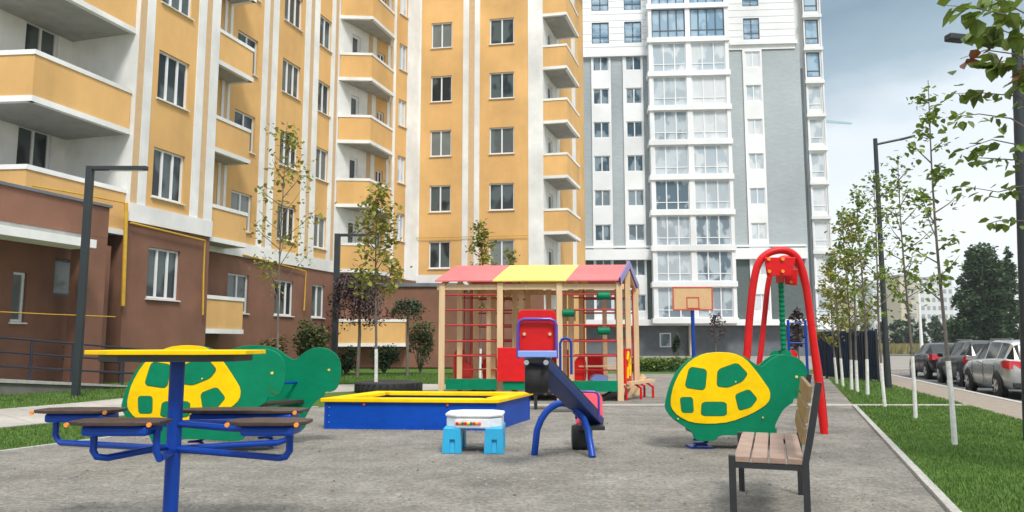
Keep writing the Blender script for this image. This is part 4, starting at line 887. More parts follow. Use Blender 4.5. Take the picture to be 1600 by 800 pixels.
# ------------------------------------------------------------------ BASKETBALL HOOP, BLUE BARS
Yh = 28.0; hp = Vector((at(1085, 560, Yh).x, Yh, 0)); t = thing('basketball_hoop', 'basketball hoop with wooden backboard on a blue pole beyond the court', 'basketball hoop', hp)
z0, z1 = at(1085, 485, Yh).z, at(1085, 448, Yh).z; hw = 31.5*Yh/F
MB().tube([(0, .1, 0), (0, .1, z0+.3)], .07, 10).build('pole', 'bluem', t, smooth=True)
bd = MB().box(-hw, hw, 0, .03, z0, z1).build('backboard', 'boardorange', t)
fm = MB().box(-hw, hw, -.012, -.002, z0, z0+.05).box(-hw, hw, -.012, -.002, z1-.05, z1).box(-hw, -hw+.05, -.012, -.002, z0+.05, z1-.05).box(hw-.05, hw, -.012, -.002, z0+.05, z1-.05)
a, b = -.24, .24; c, d_ = z0+.06, z0+.50
fm.box(a, b, -.014, -.004, c, c+.04).box(a, b, -.014, -.004, d_-.04, d_).box(a, a+.04, -.014, -.004, c+.04, d_-.04).box(b-.04, b, -.014, -.004, c+.04, d_-.04)
fm.build('red_border', 'redline', bd)
MB().tube([(.2*math.cos(x_*.524), -.28+.2*math.sin(x_*.524), z0+.06) for x_ in range(13)], .014, 6).build('rim', 'redline', t)
Yb = 24; xa, xb = at(1232, 520, Yb).x, at(1259, 520, Yb).x; zt = at(1240, 500, Yb).z; t = thing('pull_up_bars', 'blue metal exercise bars standing behind the red swing', 'exercise bars', (xa, Yb, 0))
for xx in (0, xb-xa): MB().tube([(xx, 0, 0), (xx, 0, zt)], .045, 8).build('post', 'bluem', t)
MB().tube([(0, 0, zt-.1), (xb-xa, 0, zt-.1)], .02, 8).build('bar', 'bluem', t); MB().tube([(0, 0, zt*.6), (xb-xa, 0, zt*.6)], .02, 8).build('bar', 'bluem', t)

# ------------------------------------------------------------------ PLAYGROUND
def smooth_poly(P, it=2, w_=.22):
    for _ in range(it):
        Q = []
        for i in range(len(P)):
            a, b = P[i], P[(i+1) % len(P)]; Q += [(a[0]*(1-w_)+b[0]*w_, a[1]*(1-w_)+b[1]*w_), (a[0]*w_+b[0]*(1-w_), a[1]*w_+b[1]*(1-w_))]
        P = Q
    return P
def turtle(bp, sx_, label, gap=.5, back=(.18, 1), yaw=0, u0=1040, fl=None):
    """rocker: two turtle-shaped boards joined by a bench; outline from photo px of the right-hand turtle (x from its tail, z from the ground)"""
    t = thing('turtle_rocker', label, 'playground rider', bp, yaw, 'turtle shaped riders')
    k = sx_
    px = lambda L_: [((u-1150)*k, (v_-0)*k) for u, v_ in L_]
    zv = lambda v: 703-v
    outl = [(1040, 640), (1050, 655), (1070, 668), (1081, 676), (1086, 688), (1098, 690), (1118, 689), (1123, 681), (1150, 681), (1190, 684), (1206, 683), (1212, 676), (1208, 668), (1214, 656), (1222, 643), (1229, 637), (1238, 632), (1239, 625), (1248, 626), (1257, 621), (1262, 606), (1263, 588), (1258, 572), (1246, 562), (1230, 558), (1216, 560), (1203, 568), (1192, 578), (1180, 572), (1168, 562), (1150, 556), (1120, 555), (1095, 560), (1072, 572), (1058, 588), (1048, 608), (1043, 624)]
    O = smooth_poly(px([(u, zv(v)) for u, v in outl]), 1)
    sh = [(1049, 628), (1054, 606), (1066, 583), (1082, 567), (1102, 557), (1124, 554.5), (1148, 556), (1166, 564), (1180, 580), (1194, 600), (1203, 614), (1202, 628), (1192, 638), (1170, 650), (1140, 661), (1110, 664), (1080, 662), (1060, 652), (1050, 640)]
    SH = smooth_poly(px([(u, zv(v)) for u, v in sh]), 1)
    pt = [[(1080, 578), (1106, 582), (1102, 612), (1072, 608)], [(1124, 582), (1153, 572), (1168, 588), (1160, 599), (1138, 608), (1122, 606)], [(1064, 624), (1083, 624), (1084, 646), (1066, 646)], [(1098, 631), (1134, 631), (1134, 651), (1096, 651)], [(1149, 620), (1170, 612), (1182, 626), (1172, 638), (1154, 643)]]
    th = .022
    for side, (ox, oy) in enumerate(((0, 0), (back[0]*gap, back[1]*gap))):
        sgn = -1 if side == 0 else 1
        T = (lambda q, ox=ox, oy=oy: (q[0]+ox, q[1]+oy, q[2]))
        bo = MB().prismy(O, -th/2, th/2, T).build('body_board', 'green', t, bevel=.004)
        if side == 0:
            rim = MB().prismy([((x_-.0)*1.0, z_) for x_, z_ in SH], -th/2-.010, -th/2-.001, T).build('shell', 'yellow', bo, bevel=.003)
            for pp in pt:
                PP = px([(u, zv(v)) for u, v in pp]); cx_ = sum(p_[0] for p_ in PP)/len(PP); cz_ = sum(p_[1] for p_ in PP)/len(PP)
                Q1 = smooth_poly([(cx_+(a_-cx_)*1.07, cz_+(b_-cz_)*1.09) for a_, b_ in PP], 2, .13); Q2 = smooth_poly(PP, 2, .13)
                MB().prismy(Q1, -th/2-.0125, -th/2-.009, T).build('patch_edge', 'dgreen', bo); MB().prismy(Q2, -th/2-.0145, -th/2-.011, T).build('patch', 'green', bo)
            mo = smooth_poly(px([(1240, zv(610)), (1243, zv(611)), (1247, zv(617)), (1255, zv(620)), (1254, zv(622)), (1245, zv(620))]), 1); MB().prismy(mo, -th/2-.004, -th/2-.0005, T).build('mouth', 'dgreen', bo)
        ey = px([(1244.5, zv(592.5))])[0]
        MB().lathe([(.014, -th/2-.008), (.014, -th/2-.001)], T((ey[0], 0, ey[1])), 12, 'y').build('eye', 'yroof', bo)
        for u_, v_ in ((1190, 654), (1060, 656), (1150, 600)):
            q = px([(u_, zv(v_))])[0]; MB().lathe([(.008, -th/2-.018), (.009, -th/2-.002)], T((q[0], 0, q[1])), 8, 'y').build('bolt', 'yroof', bo)
    gx, gy = back[0]*gap, back[1]*gap
    zsd = 62*k
    for cx_ in (-40*k, 25*k):
        MB().hexa([(cx_, .02, zsd), (cx_+.24, .02, zsd), (cx_+.24+gx, gy-.02, zsd), (cx_+gx, gy-.02, zsd)], [(cx_, .02, zsd+.03), (cx_+.24, .02, zsd+.03), (cx_+.24+gx, gy-.02, zsd+.03), (cx_+gx, gy-.02, zsd+.03)]).build('seat', 'seatbrown', t)
    for cx_, cz_ in ((46*k, 92*k), (-5*k, 100*k)): MB().tube([(cx_, 0, cz_), (cx_+gx, gy, cz_)], .014, 8).build('handle', 'bluem', t)
    for cx_ in (-55*k, 45*k):
        pts = []
        for i in range(61): a = i*.42; pts.append((cx_+gx/2+.07*math.cos(a), gy/2+.07*math.sin(a), .02+i/60*(.16)))
        MB().tube(pts, .012, 6).build('spring', 'bluem', t)
    MB().box(-60*k+gx/2-.1, 60*k+gx/2, gy/2-.1, gy/2+.1, .17, .20).build('undercarriage', 'black', t)
    MB().box(-60*k+gx/2-.1, -40*k+gx/2, gy/2-.12, gy/2+.12, 0, .02).build('ground_plate', 'bluem', t)
    return t
pR = G(1152, 703); turtle(pR, pR.y/F*1.0, 'green turtle rider with yellow shell, on the right beside the bench', .40, (.22, 1))
pL = G(312, 712); turtle(pL, pL.y/F*1.13, 'green turtle rider with yellow shell, on the left behind the table', .85, (.42, 1))
# sandbox
a, b, c = G(506, 670), G(776, 673), G(828, 655); dvec = a+(c-b)
t = thing('sandbox', 'long blue wooden sandbox with yellow rim', 'sandbox', a); hS = at(506, 628, a.y).z
cs = [a, b, c, dvec]
Z = Vector((0, 0, 1))
for i in range(4):
    p0, p1 = cs[i], cs[(i+1) % 4]; d = (p1-p0).normalized(); n = Vector((d.y, -d.x, 0))
    MB().hexa([p0, p1, p1-n*.04, p0-n*.04], [p0+Z*hS, p1+Z*hS, p1-n*.04+Z*hS, p0-n*.04+Z*hS]).build('side_board', 'blue', t, org=a)
    q0, q1 = p0+n*.04-d*.04, p1+n*.04+d*.04
    q2, q3 = p1-n*.22-d*.22, p0-n*.22+d*.22
    z0 = hS+.003+.001*(i % 2)
    MB().hexa([q0+Z*z0, q1+Z*z0, q2+Z*z0, q3+Z*z0], [q0+Z*(z0+.045), q1+Z*(z0+.045), q2+Z*(z0+.045), q3+Z*(z0+.045)]).build('rim_board', 'yellow', t, org=a, bevel=.006)
nf = Vector(((b-a).y, -(b-a).x, 0)).normalized()
mb = MB()
for f_ in (.03,):
    for zz in (.25, .5, .8): q = a.lerp(b, f_)+nf*.004; mb.lathe([(.009, 0), (.009, .01)], q-Vector((0, .008, -hS*zz)), 8, 'y')
mb.build('bolts', 'steel', t, org=a)
for f_ in (.235, .72): q = a.lerp(b, f_)+nf*.01; MB().lathe([(.016, -.01), (.02, .0)], q+Z*(hS*.93), 8, 'y').build('red_cap', 'redline', t, org=a)
MB().prism([a.lerp(c, .05).xy, b.lerp(dvec, .04).xy, c.lerp(a, .05).xy, dvec.lerp(b, .04).xy], .001, hS*.55).build('sand_fill', 'sand', t, org=a)
# tractor tyre lying on the ground
ty = Vector((at(614, 600, 17.6).x, 17.0, 0)); rt = 51*17/F
t = thing('tractor_tyre', 'large black tractor tyre lying flat behind the sandbox', 'tyre', ty)
MB().lathe([(rt*.45, .06), (rt*.75, .0), (rt*.97, .02), (rt, .12), (rt*.96, .22), (rt*.7, .25), (rt*.45, .2)], (0, 0, 0), 40).build('casing', 'rubber', t, smooth=True)
mb = MB()
for i in range(32): a_ = i*2*math.pi/32; mb.bar((rt*.995*math.cos(a_), rt*.995*math.sin(a_), .03), (rt*.995*math.cos(a_+.12), rt*.995*math.sin(a_+.12), .21), .035, .04)
mb.build('tread', 'rubber', t)
# small plastic play table
p0 = G(743, 703); t = thing('toy_table', 'small white toy table with light blue legs in front of the sandbox', 'toy table', p0, R(-3))
kk = p0.y/F; hw = 42*kk; dp = .27; ht = 58*kk
top = smooth_poly([(-hw, -dp), (hw, -dp), (hw, dp), (-hw, dp)], 1)
MB().prism(top, ht*.62, ht*.90).build('tray', 'wplastic', t, bevel=.02)
MB().prism([(x_*1.04, y_*1.04) for x_, y_ in top], ht*.90+.001, ht*.99).build('table_top', 'wplastic', t, bevel=.012)
for sx_ in (-1, 1):
    xx = sx_*hw*.74
    prof = [(-dp*1.05, 0), (-dp*.35, 0), (-dp*.28, ht*.38), (0, ht*.5), (dp*.28, ht*.38), (dp*.35, 0), (dp*1.05, 0), (dp*.9, ht*.66), (-dp*.9, ht*.66)]
    lo = [(xx-.085, q_[0], q_[1]) for q_ in prof]; hi = [(xx+.085, q_[0], q_[1]) for q_ in prof]
    MB().hexa(lo, hi).build('leg', 'cyan', t, bevel=.012)
    MB().prismy([(xx-.10, 0), (xx-.02, 0), (xx-.02, ht*.35), (xx+.03, ht*.35), (xx+.03, 0), (xx+.10, 0), (xx+.085, ht*.64), (xx-.085, ht*.64)], -dp*1.08, -dp*.95).build('leg_face', 'cyan', t, bevel=.006)
MB().box(-hw*.62, hw*.34, -dp*1.035, -dp*.99, ht*.66, ht*.86).build('bead_slot', 'wplastic', t)
for i, m in enumerate(('red', 'orangebolt', 'leaff', 'red', 'yellow', 'green', 'red', 'orangebolt', 'pinkred')):
    MB().lathe([(.004, -.016), (.014, -.009), (.016, 0), (.014, .009), (.004, .016)], (-hw*.56+i*hw*.1, -dp*1.06, ht*.76), 10, 'y').build('bead', m, t)
# seesaw seen from its end
Af, Bf = G(835, 711), G(926, 715)
hi_, lo_ = at(838, 566, 6.55), at(925, 655, 8.0)
t = thing('seesaw', 'blue and red spring-tyre seesaw with padded red seats, seen end on', 'seesaw', ((Af.x+Bf.x)/2, Af.y, 0)); og = ((Af.x+Bf.x)/2, Af.y, 0)
pk = at(880, 634, 7.25); arch = [Af]
for i in range(1, 12):
    f_ = i/12; s_ = math.sin(math.pi*f_)**.55; arch.append(Vector((Af.x+(Bf.x-Af.x)*(f_ if False else .5-.5*math.cos(math.pi*f_)*(.62+.38*abs(1-2*f_))), Af.y+.0, pk.z*s_)))
arch.append(Bf)
MB().tube(arch, .034, 12).build('support_arch', 'bluem', t, org=og, smooth=True)
MB().tube([arch[6]+Vector((-.1, .05, -.05)), arch[6]+Vector((.14, .05, -.05))], .045, 12).build('pivot', 'steel', t, org=og)
bdv = (lo_-hi_).normalized()
MB().bar(hi_-bdv*.05, lo_+bdv*.1, .20, .09).build('beam', mat('navy_beam_paint', (.006, .028, .15), .4), t, org=og, bevel=.012)
MB().bar(hi_+bdv*.1+Vector((.03, -.02, .06)), lo_-bdv*.1+Vector((.03, -.02, .06)), .12, .03).build('beam_cover', mat('dark_navy_board', (.01, .02, .07), .4), t, org=og)
def panel(P, w2, zlo, zhi, m, name, rr=.35, thick=.025, yy=0, tilt=0):
    r = w2*rr; pts = []
    for cx_, cz_, a0_ in ((w2-r, zhi-r, 0), (-w2+r, zhi-r, 90), (-w2+r*.4, zlo+r*.4, 180), (w2-r*.4, zlo+r*.4, 270)):
        r2 = r if a0_ < 180 else r*.4
        for k in range(5): a_ = R(a0_+k*22.5); pts.append((cx_+r2*math.cos(a_), cz_+r2*math.sin(a_)))
    return MB().prismy(pts, -thick/2, thick/2, lambda q: (P[0]+q[0], P[1]+q[1]+yy+tilt*(q[2]-zlo), q[2])).build(name, m, t, org=og, bevel=.004)
z_ = lambda v, Y: at(840, v, Y).z
Yn = 6.45; P = at(839, 520, Yn); w2 = 30*Yn/F
panel((P.x, Yn), w2, z_(556, Yn), z_(484, Yn), 'red', 'seat_back', .3)
def loopbar(P, Yq, w2, zlo, zhi, m, name, r=.014):
    pts = [Vector((P.x-w2, Yq, zlo)), Vector((P.x-w2, Yq, zhi-.05)), Vector((P.x-w2+.015, Yq, zhi-.015)), Vector((P.x-w2+.05, Yq, zhi)), Vector((P.x+w2-.05, Yq, zhi)), Vector((P.x+w2-.015, Yq, zhi-.015)), Vector((P.x+w2, Yq, zhi-.05)), Vector((P.x+w2, Yq, zlo))]
    MB().tube(pts, r, 10).build(name, m, t, org=og, smooth=True)
loopbar(P, Yn-.05, w2*.98, z_(560, Yn), z_(499, Yn), 'purple', 'hand_loop', .015)
MB().bar((P.x-w2, Yn-.06, z_(553, Yn)), (P.x+w2, Yn-.06, z_(553, Yn)), .03, .055).build('cross_bar', 'lblue', t, org=og, bevel=.006)
for sx_ in (-1, 1): MB().lathe([(.014, -.02), (.011, 0)], (P.x+sx_*w2*.66, Yn-.012, z_(522, Yn)), 12, 'y').build('bolt_cap', 'tan', t, org=og); MB().lathe([(.022, -.03), (.022, 0)], (P.x+sx_*w2*.5-.01, Yn-.05, z_(566, Yn)), 12, 'y').build('bolt_cap', 'steel', t, org=og)
MB().box(P.x-w2*.6, P.x+w2*.62, Yn-.03, Yn+.28, z_(566, Yn)-.01, z_(562, Yn)+.01).build('seat', 'black', t, org=og, bevel=.006)
def tyre(c, r, w_, name='buffer_tyre'):
    MB().lathe([(r*.55, -w_*.5), (r*.92, -w_*.5), (r, -w_*.3), (r, w_*.3), (r*.92, w_*.5), (r*.55, w_*.5)], c, 26, 'x').build(name, 'rubber', t, org=og, smooth=True)
tyre((P.x+.0, Yn+.16, (z_(563, Yn)+z_(613, Yn))/2), .155, .2)
P2 = at(884, 550, 6.85); loopbar(P2, 6.85, .05, z_(585, 6.85), z_(528, 6.85), 'bluem', 'hand_loop', .012)
Yl = 8.0; P3 = at(922, 640, Yl); w3 = 20*Yl/F
panel((P3.x, Yl+.06), w3*1.05, z_(671, Yl), z_(613, Yl), 'pinkred', 'seat_back', .6, tilt=.15)
MB().box(P3.x-w3, P3.x+w3*.9, Yl-.25, Yl+.05, z_(668, Yl), z_(662, Yl)).build('seat', 'black', t, org=og)
loopbar(at(918, 640, 7.75), 7.75, w3*.85, z_(655, 7.75), z_(612, 7.75), 'purple', 'hand_loop', .012)
tyre((at(909, 680, Yl).x, Yl, .125), .13, .2)
# kids' table with four seats
Yt = 4.35; pc = at(271, 700, Yt); t = thing('play_table', 'yellow topped metal table with four brown seats on a blue post', 'table', (pc.x, Yt, 0)); q_ = F/Yt
MB().tube([(0, 0, 0), (0, 0, at(271, 552, Yt).z)], .0405, 20).build('post', 'bluem', t, smooth=True)
zt = at(271, 553.5, Yt).z+.0; ztop = zt+.024
w1 = 124/q_
topP = smooth_poly([(-w1*1.0, -.27), (w1*.95, -.27), (w1, .27), (-w1*.96, .27)], 1)
MB().prism(topP, zt, ztop).build('table_top', 'yellow', t, bevel=.003)
MB().prism([(x_*.84, y_*.9) for x_, y_ in topP], zt-.038, zt-.002).build('top_frame', 'black', t)
def zz(v, Y=Yt): return at(271, v, Y).z
def xx(u, Y): return at(u, 640, Y).x-pc.x
w1 *= 1
seats = [((64, 190), 4.72, 634, 'l'), ((120, 262), 4.05, 650, 'l'), ((285, 478), 4.72, 633, 'r'), ((362, 484), 4.05, 643, 'r')]
for (u0, u1), Y, v, sd in seats:
    x0, x1, y = xx(u0, Y), xx(u1, Y), Y-Yt; zs_ = zz(v, Y); zs_ = .695
    pts = smooth_poly([(x0, y-.13), (x1, y-.13), (x1, y+.13), (x0, y+.13)], 1)
    seat = MB().prism(pts, zs_-.02, zs_).build('seat', 'seatbrown', t, bevel=.004)
    MB().prism([(x0+.08, y-.10), (x1-.06, y-.10), (x1-.06, y+.10), (x0+.08, y+.10)], zs_-.075, zs_-.022).build('seat_bracket', 'bluem', seat, bevel=.015)
    for a_ in (x0+.03, x1-.03): MB().lathe([(.012, -.012), (.012, 0)], (a_, y-.131, zs_-.012), 8, 'y').build('bolt_cap', 'orangebolt', seat)
    sgn = -1 if sd == 'l' else 1; cx_ = x0+.10 if sd == 'l' else x1-.10; za = zs_-.05; zb_ = zs_-.20
    if sd == 'l' and y < 0:
        MB().tube([(cx_+.0, y, za), (cx_, y, zb_+.04), (cx_+.02, y, zb_+.01), (cx_+.06, y*.9, zb_), (0, 0, zb_+.03)], .019, 10).build('arm', 'bluem', t, smooth=True)
        MB().tube([(x1-.05, y, za), (x1-.05, y, zb_+.04), (x1-.03, y, zb_+.0), (0, 0, zb_+.0)], .019, 10).build('arm', 'bluem', t, smooth=True)
    else:
        MB().tube([(cx_, y, za), (cx_, y, zb_+.04), (cx_-sgn*.02, y, zb_+.01), (cx_-sgn*.06, y*.9, zb_), (0, 0, zb_+.01)], .019, 10).build('arm', 'bluem', t, smooth=True)
        MB().tube([(cx_*.75, y, za), (cx_*.5, y*.5, za-.01), (0, 0, za)], .019, 10).build('arm', 'bluem', t, smooth=True)
MB().lathe([(.09, 0), (.09, .012), (.045, .014)], (0, 0, 0), 20).build('ground_flange', 'bluem', t)
# bench on the right
nl_ = at(1138, 712, 4.62); nr_ = at(1256, 712, 4.62); fl_ = at(1153, 684, 5.85)
bd_ = Vector((fl_.x-nl_.x, fl_.y-nl_.y, 0)); L = bd_.length; ang = math.atan2(bd_.y, bd_.x)-math.pi/2
wB = (nr_.x-nl_.x); zB = nl_.z
t = thing('bench', 'wooden slatted bench with black metal legs, seen from its end', 'bench', (nl_.x, nl_.y, 0), ang); zs_ = zB
sw_ = (wB-.05)/4
for i in range(4):
    MB().box(.028+i*sw_+.004, .028+(i+1)*sw_-.007, -.0, L, zs_-.035, zs_).build('seat_plank', 'benchwood', t, bevel=.004)
for y in (.015, L-.06):
    MB().box(0, .04, y-.02, y+.025, 0, zs_+.004).build('leg', 'black', t, bevel=.003)
    bx_ = wB-.02
    MB().tube([(bx_-.002, y, 0), (bx_+.0, y, zs_-.02), (bx_+.03, y, zs_+.12), (bx_+.09, y, zs_+.44)], .026, 4).build('back_leg', 'black', t)
    MB().box(.041, bx_-.02, y-.018, y+.02, zs_-.068, zs_-.037).build('seat_bearer', 'black', t)
for i, zq in enumerate((.13, .25, .37)):
    xo = wB-.02+.012+.02*i
    MB().hexa([(xo-.035, -.01, zs_+zq-.045), (xo-.012, -.01, zs_+zq-.045), (xo-.012, L+.01, zs_+zq-.045), (xo-.035, L+.01, zs_+zq-.045)], [(xo-.02, -.01, zs_+zq+.05), (xo+.003, -.01, zs_+zq+.05), (xo+.003, L+.01, zs_+zq+.05), (xo-.02, L+.01, zs_+zq+.05)]).build('back_plank', 'benchedge', t, bevel=.004)
# red pendulum swing
Ys = 9.3; f0 = G(1289, 678); Ys = f0.y; ps = at(1222, 678, Ys); t = thing('swing_frame', 'tall red double arch swing frame with green hanging column behind the bench', 'swing', (ps.x, Ys, 0)); og = Vector((ps.x, Ys, 0))
def archpts(uL, uR, uc, vt, vb, Y, rt, dyL=0, dyR=0, pw=.42):
    pts = []
    for i in range(25):
        f_ = i/24; a_ = math.pi*f_; zf_ = math.sin(a_)**pw; x_ = -math.cos(a_); 
        sq = math.copysign(abs(x_)**.55, x_)
        spread = .62+.38*(1-zf_)
        v = vb+(vt-vb)*zf_; half = (uR-uL)/2
        u = (uL+uR)/2+half*sq*spread+(uc-(uL+uR)/2)*zf_*.6
        pts.append(at(u, v, Y+(dyL*(1-f_)+dyR*f_)*(1-zf_)))
    return pts
def swarch(ctrl, Y, r, name='arch', dys=None):
    # catmull through measured points
    P = [at(u, v, Y+(dys[i] if dys else 0)) for i, (u, v) in enumerate(ctrl)]; out_ = []
    for i in range(len(P)-1):
        p0, p1, p2, p3 = P[max(i-1, 0)], P[i], P[i+1], P[min(i+2, len(P)-1)]
        for k in range(6):
            s_ = k/6; out_.append(.5*((2*p1)+(p2-p0)*s_+(2*p0-5*p1+4*p2-p3)*s_*s_+(3*p1-p0-3*p2+p3)*s_**3))
    out_.append(P[-1]); MB().tube(out_, r, 14).build(name, 'red', t, org=og, smooth=True)
swarch([(1146, 681), (1158, 620), (1167, 555), (1171, 500), (1177, 445), (1185, 412), (1200, 396), (1220, 391), (1238, 396), (1250, 412), (1259, 445), (1268, 510), (1279, 600), (1288, 679)], Ys, .046)
swarch([(1168, 668), (1178, 620), (1188, 555), (1194, 500), (1200, 445), (1207, 420), (1218, 406), (1230, 403), (1243, 410), (1252, 428), (1262, 470), (1272, 530), (1283, 600), (1290, 668)], Ys+.45, .034)
Pp = at(1219, 413, Ys+.1)
cr4 = [at(1195, 402, Ys-.06), at(1244, 402, Ys-.06), at(1238, 431, Ys-.06), at(1199, 431, Ys-.06)]
plt = MB().hexa(cr4, [q+Vector((0, .03, 0)) for q in cr4]).build('hanger_plate', 'red', t, org=og, bevel=.006)
for u, v in ((1201, 405), (1223, 405), (1202, 424), (1223, 424)): q = at(u, v, Ys-.075); MB().lathe([(.02, -.012), (.022, 0)], q, 12, 'y').build('orange_cap', 'orangebolt', plt, org=og)
cr4 = [at(1226, 422, Ys+.2), at(1247, 420, Ys+.2), at(1246, 446, Ys+.2), at(1228, 444, Ys+.2)]
pl2 = MB().hexa(cr4, [q+Vector((0, .03, 0)) for q in cr4]).build('hanger_plate', 'red', t, org=og, bevel=.004)
for u, v in ((1236, 426), (1236, 441)): q = at(u, v, Ys+.19); MB().lathe([(.018, -.012), (.02, 0)], q, 12, 'y').build('orange_cap', 'orangebolt', pl2, org=og)
MB().bar(at(1219, 430, Ys+.2), at(1219, 442, Ys+.2), .08, .08).build('swivel', 'darkred', t, org=og)
c0, c1_ = at(1220, 440, Ys+.2), at(1221, 552, Ys+.2); n = 30; prof = []
col = MB(); col.lathe([((.030 if i % 2 else .038), c1_.z+(c0.z-c1_.z)*i/n) for i in range(n+1)], (c0.x, c0.y, 0), 14); col.build('hanging_column', 'green', t, org=og)
MB().lathe([(.03, c1_.z-.32), (.17, c1_.z-.30), (.19, c1_.z-.24), (.15, c1_.z-.2), (.05, c1_.z)], (c0.x, c0.y, 0), 20).build('seat', 'green', t, org=og, smooth=True)
for a_ in (0, 1.57, 3.14, 4.71): MB().lathe([(.02, -.012), (.06, -.008), (.06, .008), (.02, .012)], (c0.x+.11*math.cos(a_), c0.y+.11*math.sin(a_), c1_.z-.02), 12, 'y').build('footrest', 'green' if a_ else 'red', t, org=og)
# ------------------------------------------------------------------ PLAYHOUSE
Yf = 14.5; FL_ = Vector((at(690, 560, Yf+.15).x, Yf+.15, 0)); FR_ = Vector((at(968, 560, Yf).x, Yf-.05, 0)); df = (FR_-FL_); Lf_ = df.length; dfn = df.normalized(); ds = Vector((.33, .94, 0)).normalized()
t = thing('playhouse', 'wooden playhouse with faded red and yellow gabled roof and rope rungs', 'playhouse', FL_)
zE, zRi = at(800, 440, Yf).z, at(800, 415.5, Yf+.8).z
D = 1.75
P = lambda s_, d_, z=0: dfn*s_+ds*d_+Vector((0, 0, z))
pw_ = .115
Sx = [0, Lf_*.33, Lf_*.665, Lf_]
for i, s_ in enumerate(Sx):
    MB().bar(P(s_, 0, .0), P(s_, 0, zE-.02), pw_).build('post', 'timber', t, bevel=.008)
    MB().bar(P(s_, D, .0), P(s_, D, zE-.02), pw_).build('post', 'timber', t, bevel=.008)
    MB().bar(P(s_, D*.5, .0), P(s_, D*.5, zRi-.12), pw_*.95).build('post', 'timber', t, bevel=.008)
for s_ in (Lf_*.16, Lf_*.5): MB().bar(P(s_, D*.72, 0), P(s_, D*.72, zE), pw_*.9).build('post', 'timber', t, bevel=.008)
MB().bar(P(-.1, 0, zE-.10), P(Lf_+.1, 0, zE-.10), .05, .10).build('eaves_beam', 'timber', t); MB().bar(P(-.1, D, zE-.10), P(Lf_+.1, D, zE-.10), .05, .10).build('eaves_beam', 'timber', t)
def roofp(s0, s1, m):
    for d0, d1, nm in ((-.12, D/2, 'roof_board'), (D+.12, D/2, 'roof_board')):
        a = [P(s0, d0, zE-.0), P(s1, d0, zE), P(s1, d1, zRi), P(s0, d1, zRi)]
        MB().hexa(a, [q+Vector((0, 0, .025)) for q in a]).build(nm, m, t)
rs = [-.10, Lf_*.30, Lf_*.715, Lf_+.02]
roofp(rs[0], rs[1]-.004, 'pink'); roofp(rs[1], rs[2], 'yroof'); roofp(rs[2]+.004, rs[3], 'pink')
for d0 in (-.12, D+.12): MB().bar(P(Lf_+.05, d0, zE), P(Lf_+.05, D/2, zRi+.03), .03, .14).build('barge_board', 'purple', t)
for i, ss in enumerate(((Sx[0], Sx[1]), (Sx[2], Sx[3]))):
    for dd in (0, D*.98):
        for j, v in enumerate((460, 484, 508, 533, 556)): MB().tube([P(ss[0], dd, at(700, v, Yf).z), P(ss[1], dd, at(700, v, Yf).z)], .017, 8).build('rung', 'darkred', t)
for dd in (.28, .62, 1.1, 1.45):
    for j in (0, 3):
        if dd > 1: MB().tube([P(Sx[j], dd, .3), P(Sx[j], dd, zE)], .014, 6).build('rope', 'darkred', t)
def roller(u, v, hw_=9.5): q = at(u, v, Yf-.02)-FL_; MB().lathe([(.05, -hw_*Yf/F), (.075, -hw_*Yf/F*.9), (.075, hw_*Yf/F*.9), (.05, hw_*Yf/F)], q, 16, 'x').build('roller', 'green', t, smooth=True)
roller(943, 462, 10); roller(888, 489); roller(943, 517, 10)
def bpx(u0, u1, v0, v1, y0, y1, name, m, **k):
    a = at(u0, v1, Yf+y0); b = at(u1, v0, Yf+y0); return MB().box(a.x-FL_.x, b.x-FL_.x, a.y-FL_.y, Yf+y1-FL_.y, a.z, b.z).build(name, m, t, **k)
bpx(696, 776, 592, 609, -.08, -.05, 'base_board', 'green', bevel=.004); bpx(786, 868, 595, 609, -.12, -.09, 'base_board', 'green', bevel=.004); bpx(893, 965, 595, 612, -.12, -.09, 'base_board', 'green', bevel=.004)
bpx(777, 820, 543, 596, -.16, -.13, 'front_panel', 'red', bevel=.01)
MB().prism([P(-.05, -.02).xy, P(Lf_+.05, -.02).xy, P(Lf_+.05, D+.05).xy, P(-.05, D+.05).xy], .20, .24).build('deck', 'timber', t)
for s_ in (Lf_*.08, Lf_*.42, Lf_*.9): MB().bar(P(s_, 0, 0), P(s_, D, .1), .08, .18).build('joist', 'black', t)
for u in (721, 836): # seats inside: dark red armchairs shapes
    q = at(u, 575, Yf+1.1)-FL_; w_ = .17 if u == 721 else .12
    pr_ = smooth_poly([(q.x-w_, .26), (q.x+w_*1.3, .26), (q.x+w_*1.3, .62), (q.x+w_*.6, .70), (q.x+w_*.3, .92), (q.x-w_*.5, 1.0), (q.x-w_, .85)], 2)
    MB().prismy(pr_, q.y-.02, q.y+.02).build('animal_board', 'darkred', t); MB().prismy(pr_, q.y+.30, q.y+.34).build('animal_board', 'darkred', t); MB().box(q.x-w_*.9, q.x+w_, q.y+.0, q.y+.32, .45, .48).build('seat', 'darkred', t)
q = at(905, 575, Yf+.9)-FL_; MB().prismy(smooth_poly([(q.x-.1, .26), (q.x+.14, .26), (q.x+.15, .75), (q.x+.02, .85), (q.x-.12, .7)], 2), q.y, q.y+.03).build('animal_board', 'red', t)
MB().box(q.x+.25, q.x+.62, q.y-.05, q.y+.3, .25, .33).build('cushion', 'purple', t, bevel=.02); MB().prismy(smooth_poly([(q.x+.2, .33), (q.x+.6, .33), (q.x+.5, .45), (q.x+.3, .46)], 1), q.y-.06, q.y+.28).build('cushion', 'lblue', t)
MB().bar(P(Sx[2]+.1, D*.6, .62), P(Sx[3]-.1, D*.6, .62), .25, .03).build('counter', 'timber', t); MB().bar(P(Sx[0]+.3, D*.7, .55), P(Sx[1]-.1, D*.7, .55), .25, .03).build('counter', 'timber', t)
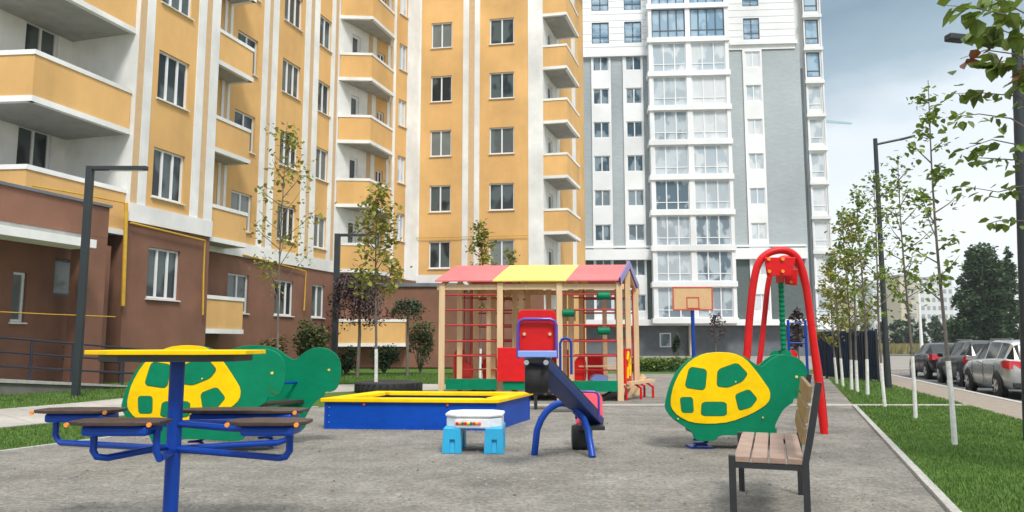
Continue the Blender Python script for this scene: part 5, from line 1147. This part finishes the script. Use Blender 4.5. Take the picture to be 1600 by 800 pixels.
for d_ in (.5,):
    for ss in ((Sx[0], Sx[1]), (Sx[2], Sx[3])):
        for z_q in (.55, .85, 1.15, 1.45, 1.75, 2.0): MB().tube([P(ss[0], D*d_, z_q), P(ss[1], D*d_, z_q)], .014, 6).build('rung', 'darkred', t)
for s_ in (Lf_*.07, Lf_*.26, Lf_*.74, Lf_*.93):
    MB().tube([P(s_, D*.5+.03, .25), P(s_, D*.5+.03, zE)], .012, 6).build('rope', 'darkred', t)
for s_, d_ in ((Lf_*.40, D*.3), (Lf_*.58, D*.85), (Lf_*.83, D*.8), (Lf_*.22, D*.25)): MB().bar(P(s_, d_, .24), P(s_, d_, zE-.1), .085).build('post', 'timber', t)
for s0, s1, d_, z0_, z1_, m_ in ((Lf_*.36, Lf_*.62, D*.97, .3, .95, 'red'), (Lf_*.70, Lf_*.80, D*.98, .3, .8, 'red'), (Lf_*.05, Lf_*.16, D*.97, .3, .75, 'red'), (Lf_*.36, Lf_*.63, D*.97, 1.55, 1.8, 'timber')):
    MB().hexa([P(s0, d_, z0_), P(s1, d_, z0_), P(s1, d_+.02, z0_), P(s0, d_+.02, z0_)], [P(s0, d_, z1_), P(s1, d_, z1_), P(s1, d_+.02, z1_), P(s0, d_+.02, z1_)]).build('panel', m_, t)
for s_ in Sx:
    for d0, d1 in ((0, D/2), (D, D/2)): MB().bar(P(s_, d0, zE-.06), P(s_, d1, zRi-.05), .06, .07).build('rafter', 'timber', t)
# red box with yellow doodle on the gable side
pA, pB = P(Lf_+.03, .12), P(Lf_+.03, .75)
za_, zb_ = at(980, 600, Yf).z, at(980, 545, Yf).z
nn_ = Vector((ds.y, -ds.x, 0))
gb = MB().hexa([pA+Z*za_, pB+Z*za_, pB+nn_*.05+Z*za_, pA+nn_*.05+Z*za_], [pA+Z*zb_, pB+Z*zb_, pB+nn_*.05+Z*zb_, pA+nn_*.05+Z*zb_]).build('side_panel', 'red', t)
dl = MB(); dp_ = [(.25, .15), (.3, .45), (.5, .35), (.45, .6), (.25, .7), (.4, .9), (.6, .75), (.7, .5), (.62, .2)]
dl.tube([pA.lerp(pB, a_)+nn_*.058+Z*(za_+(zb_-za_)*b_) for a_, b_ in dp_], .022, 6); dl.build('yellow_figure', 'yellow', gb)
for k, (s_, d_) in enumerate(((Lf_+.02, .2), (Lf_+.25, .5), (Lf_+.42, .9), (Lf_+.2, 1.2))):
    MB().tube([P(s_+.05, d_, 0), P(s_+.05, d_, .22), P(s_-.1, d_, .32)], .025, 8).build('step_support', 'red', t)
MB().bar(P(Lf_+.15, .1, .33), P(Lf_+.42, 1.2, .33), .1, .06).build('step', 'timber', t); MB().bar(P(Lf_+.05, .9, .1), P(Lf_+.3, .9, .45), .1, .1).build('step', 'timber', t)
# long low black bench left of seesaw, behind
bq = G(835, 628, 0)
t = thing('low_bench', 'low black bench in front of the playhouse, partly behind the seesaw', 'bench', (bq.x, 12.6, 0))
MB().box(-.1, .75, 0, .3, .26, .30).build('seat', 'black', t); MB().box(-.05, 0, .02, .28, 0, .26).build('leg', 'black', t); MB().box(.65, .70, .02, .28, 0, .26).build('leg', 'black', t)
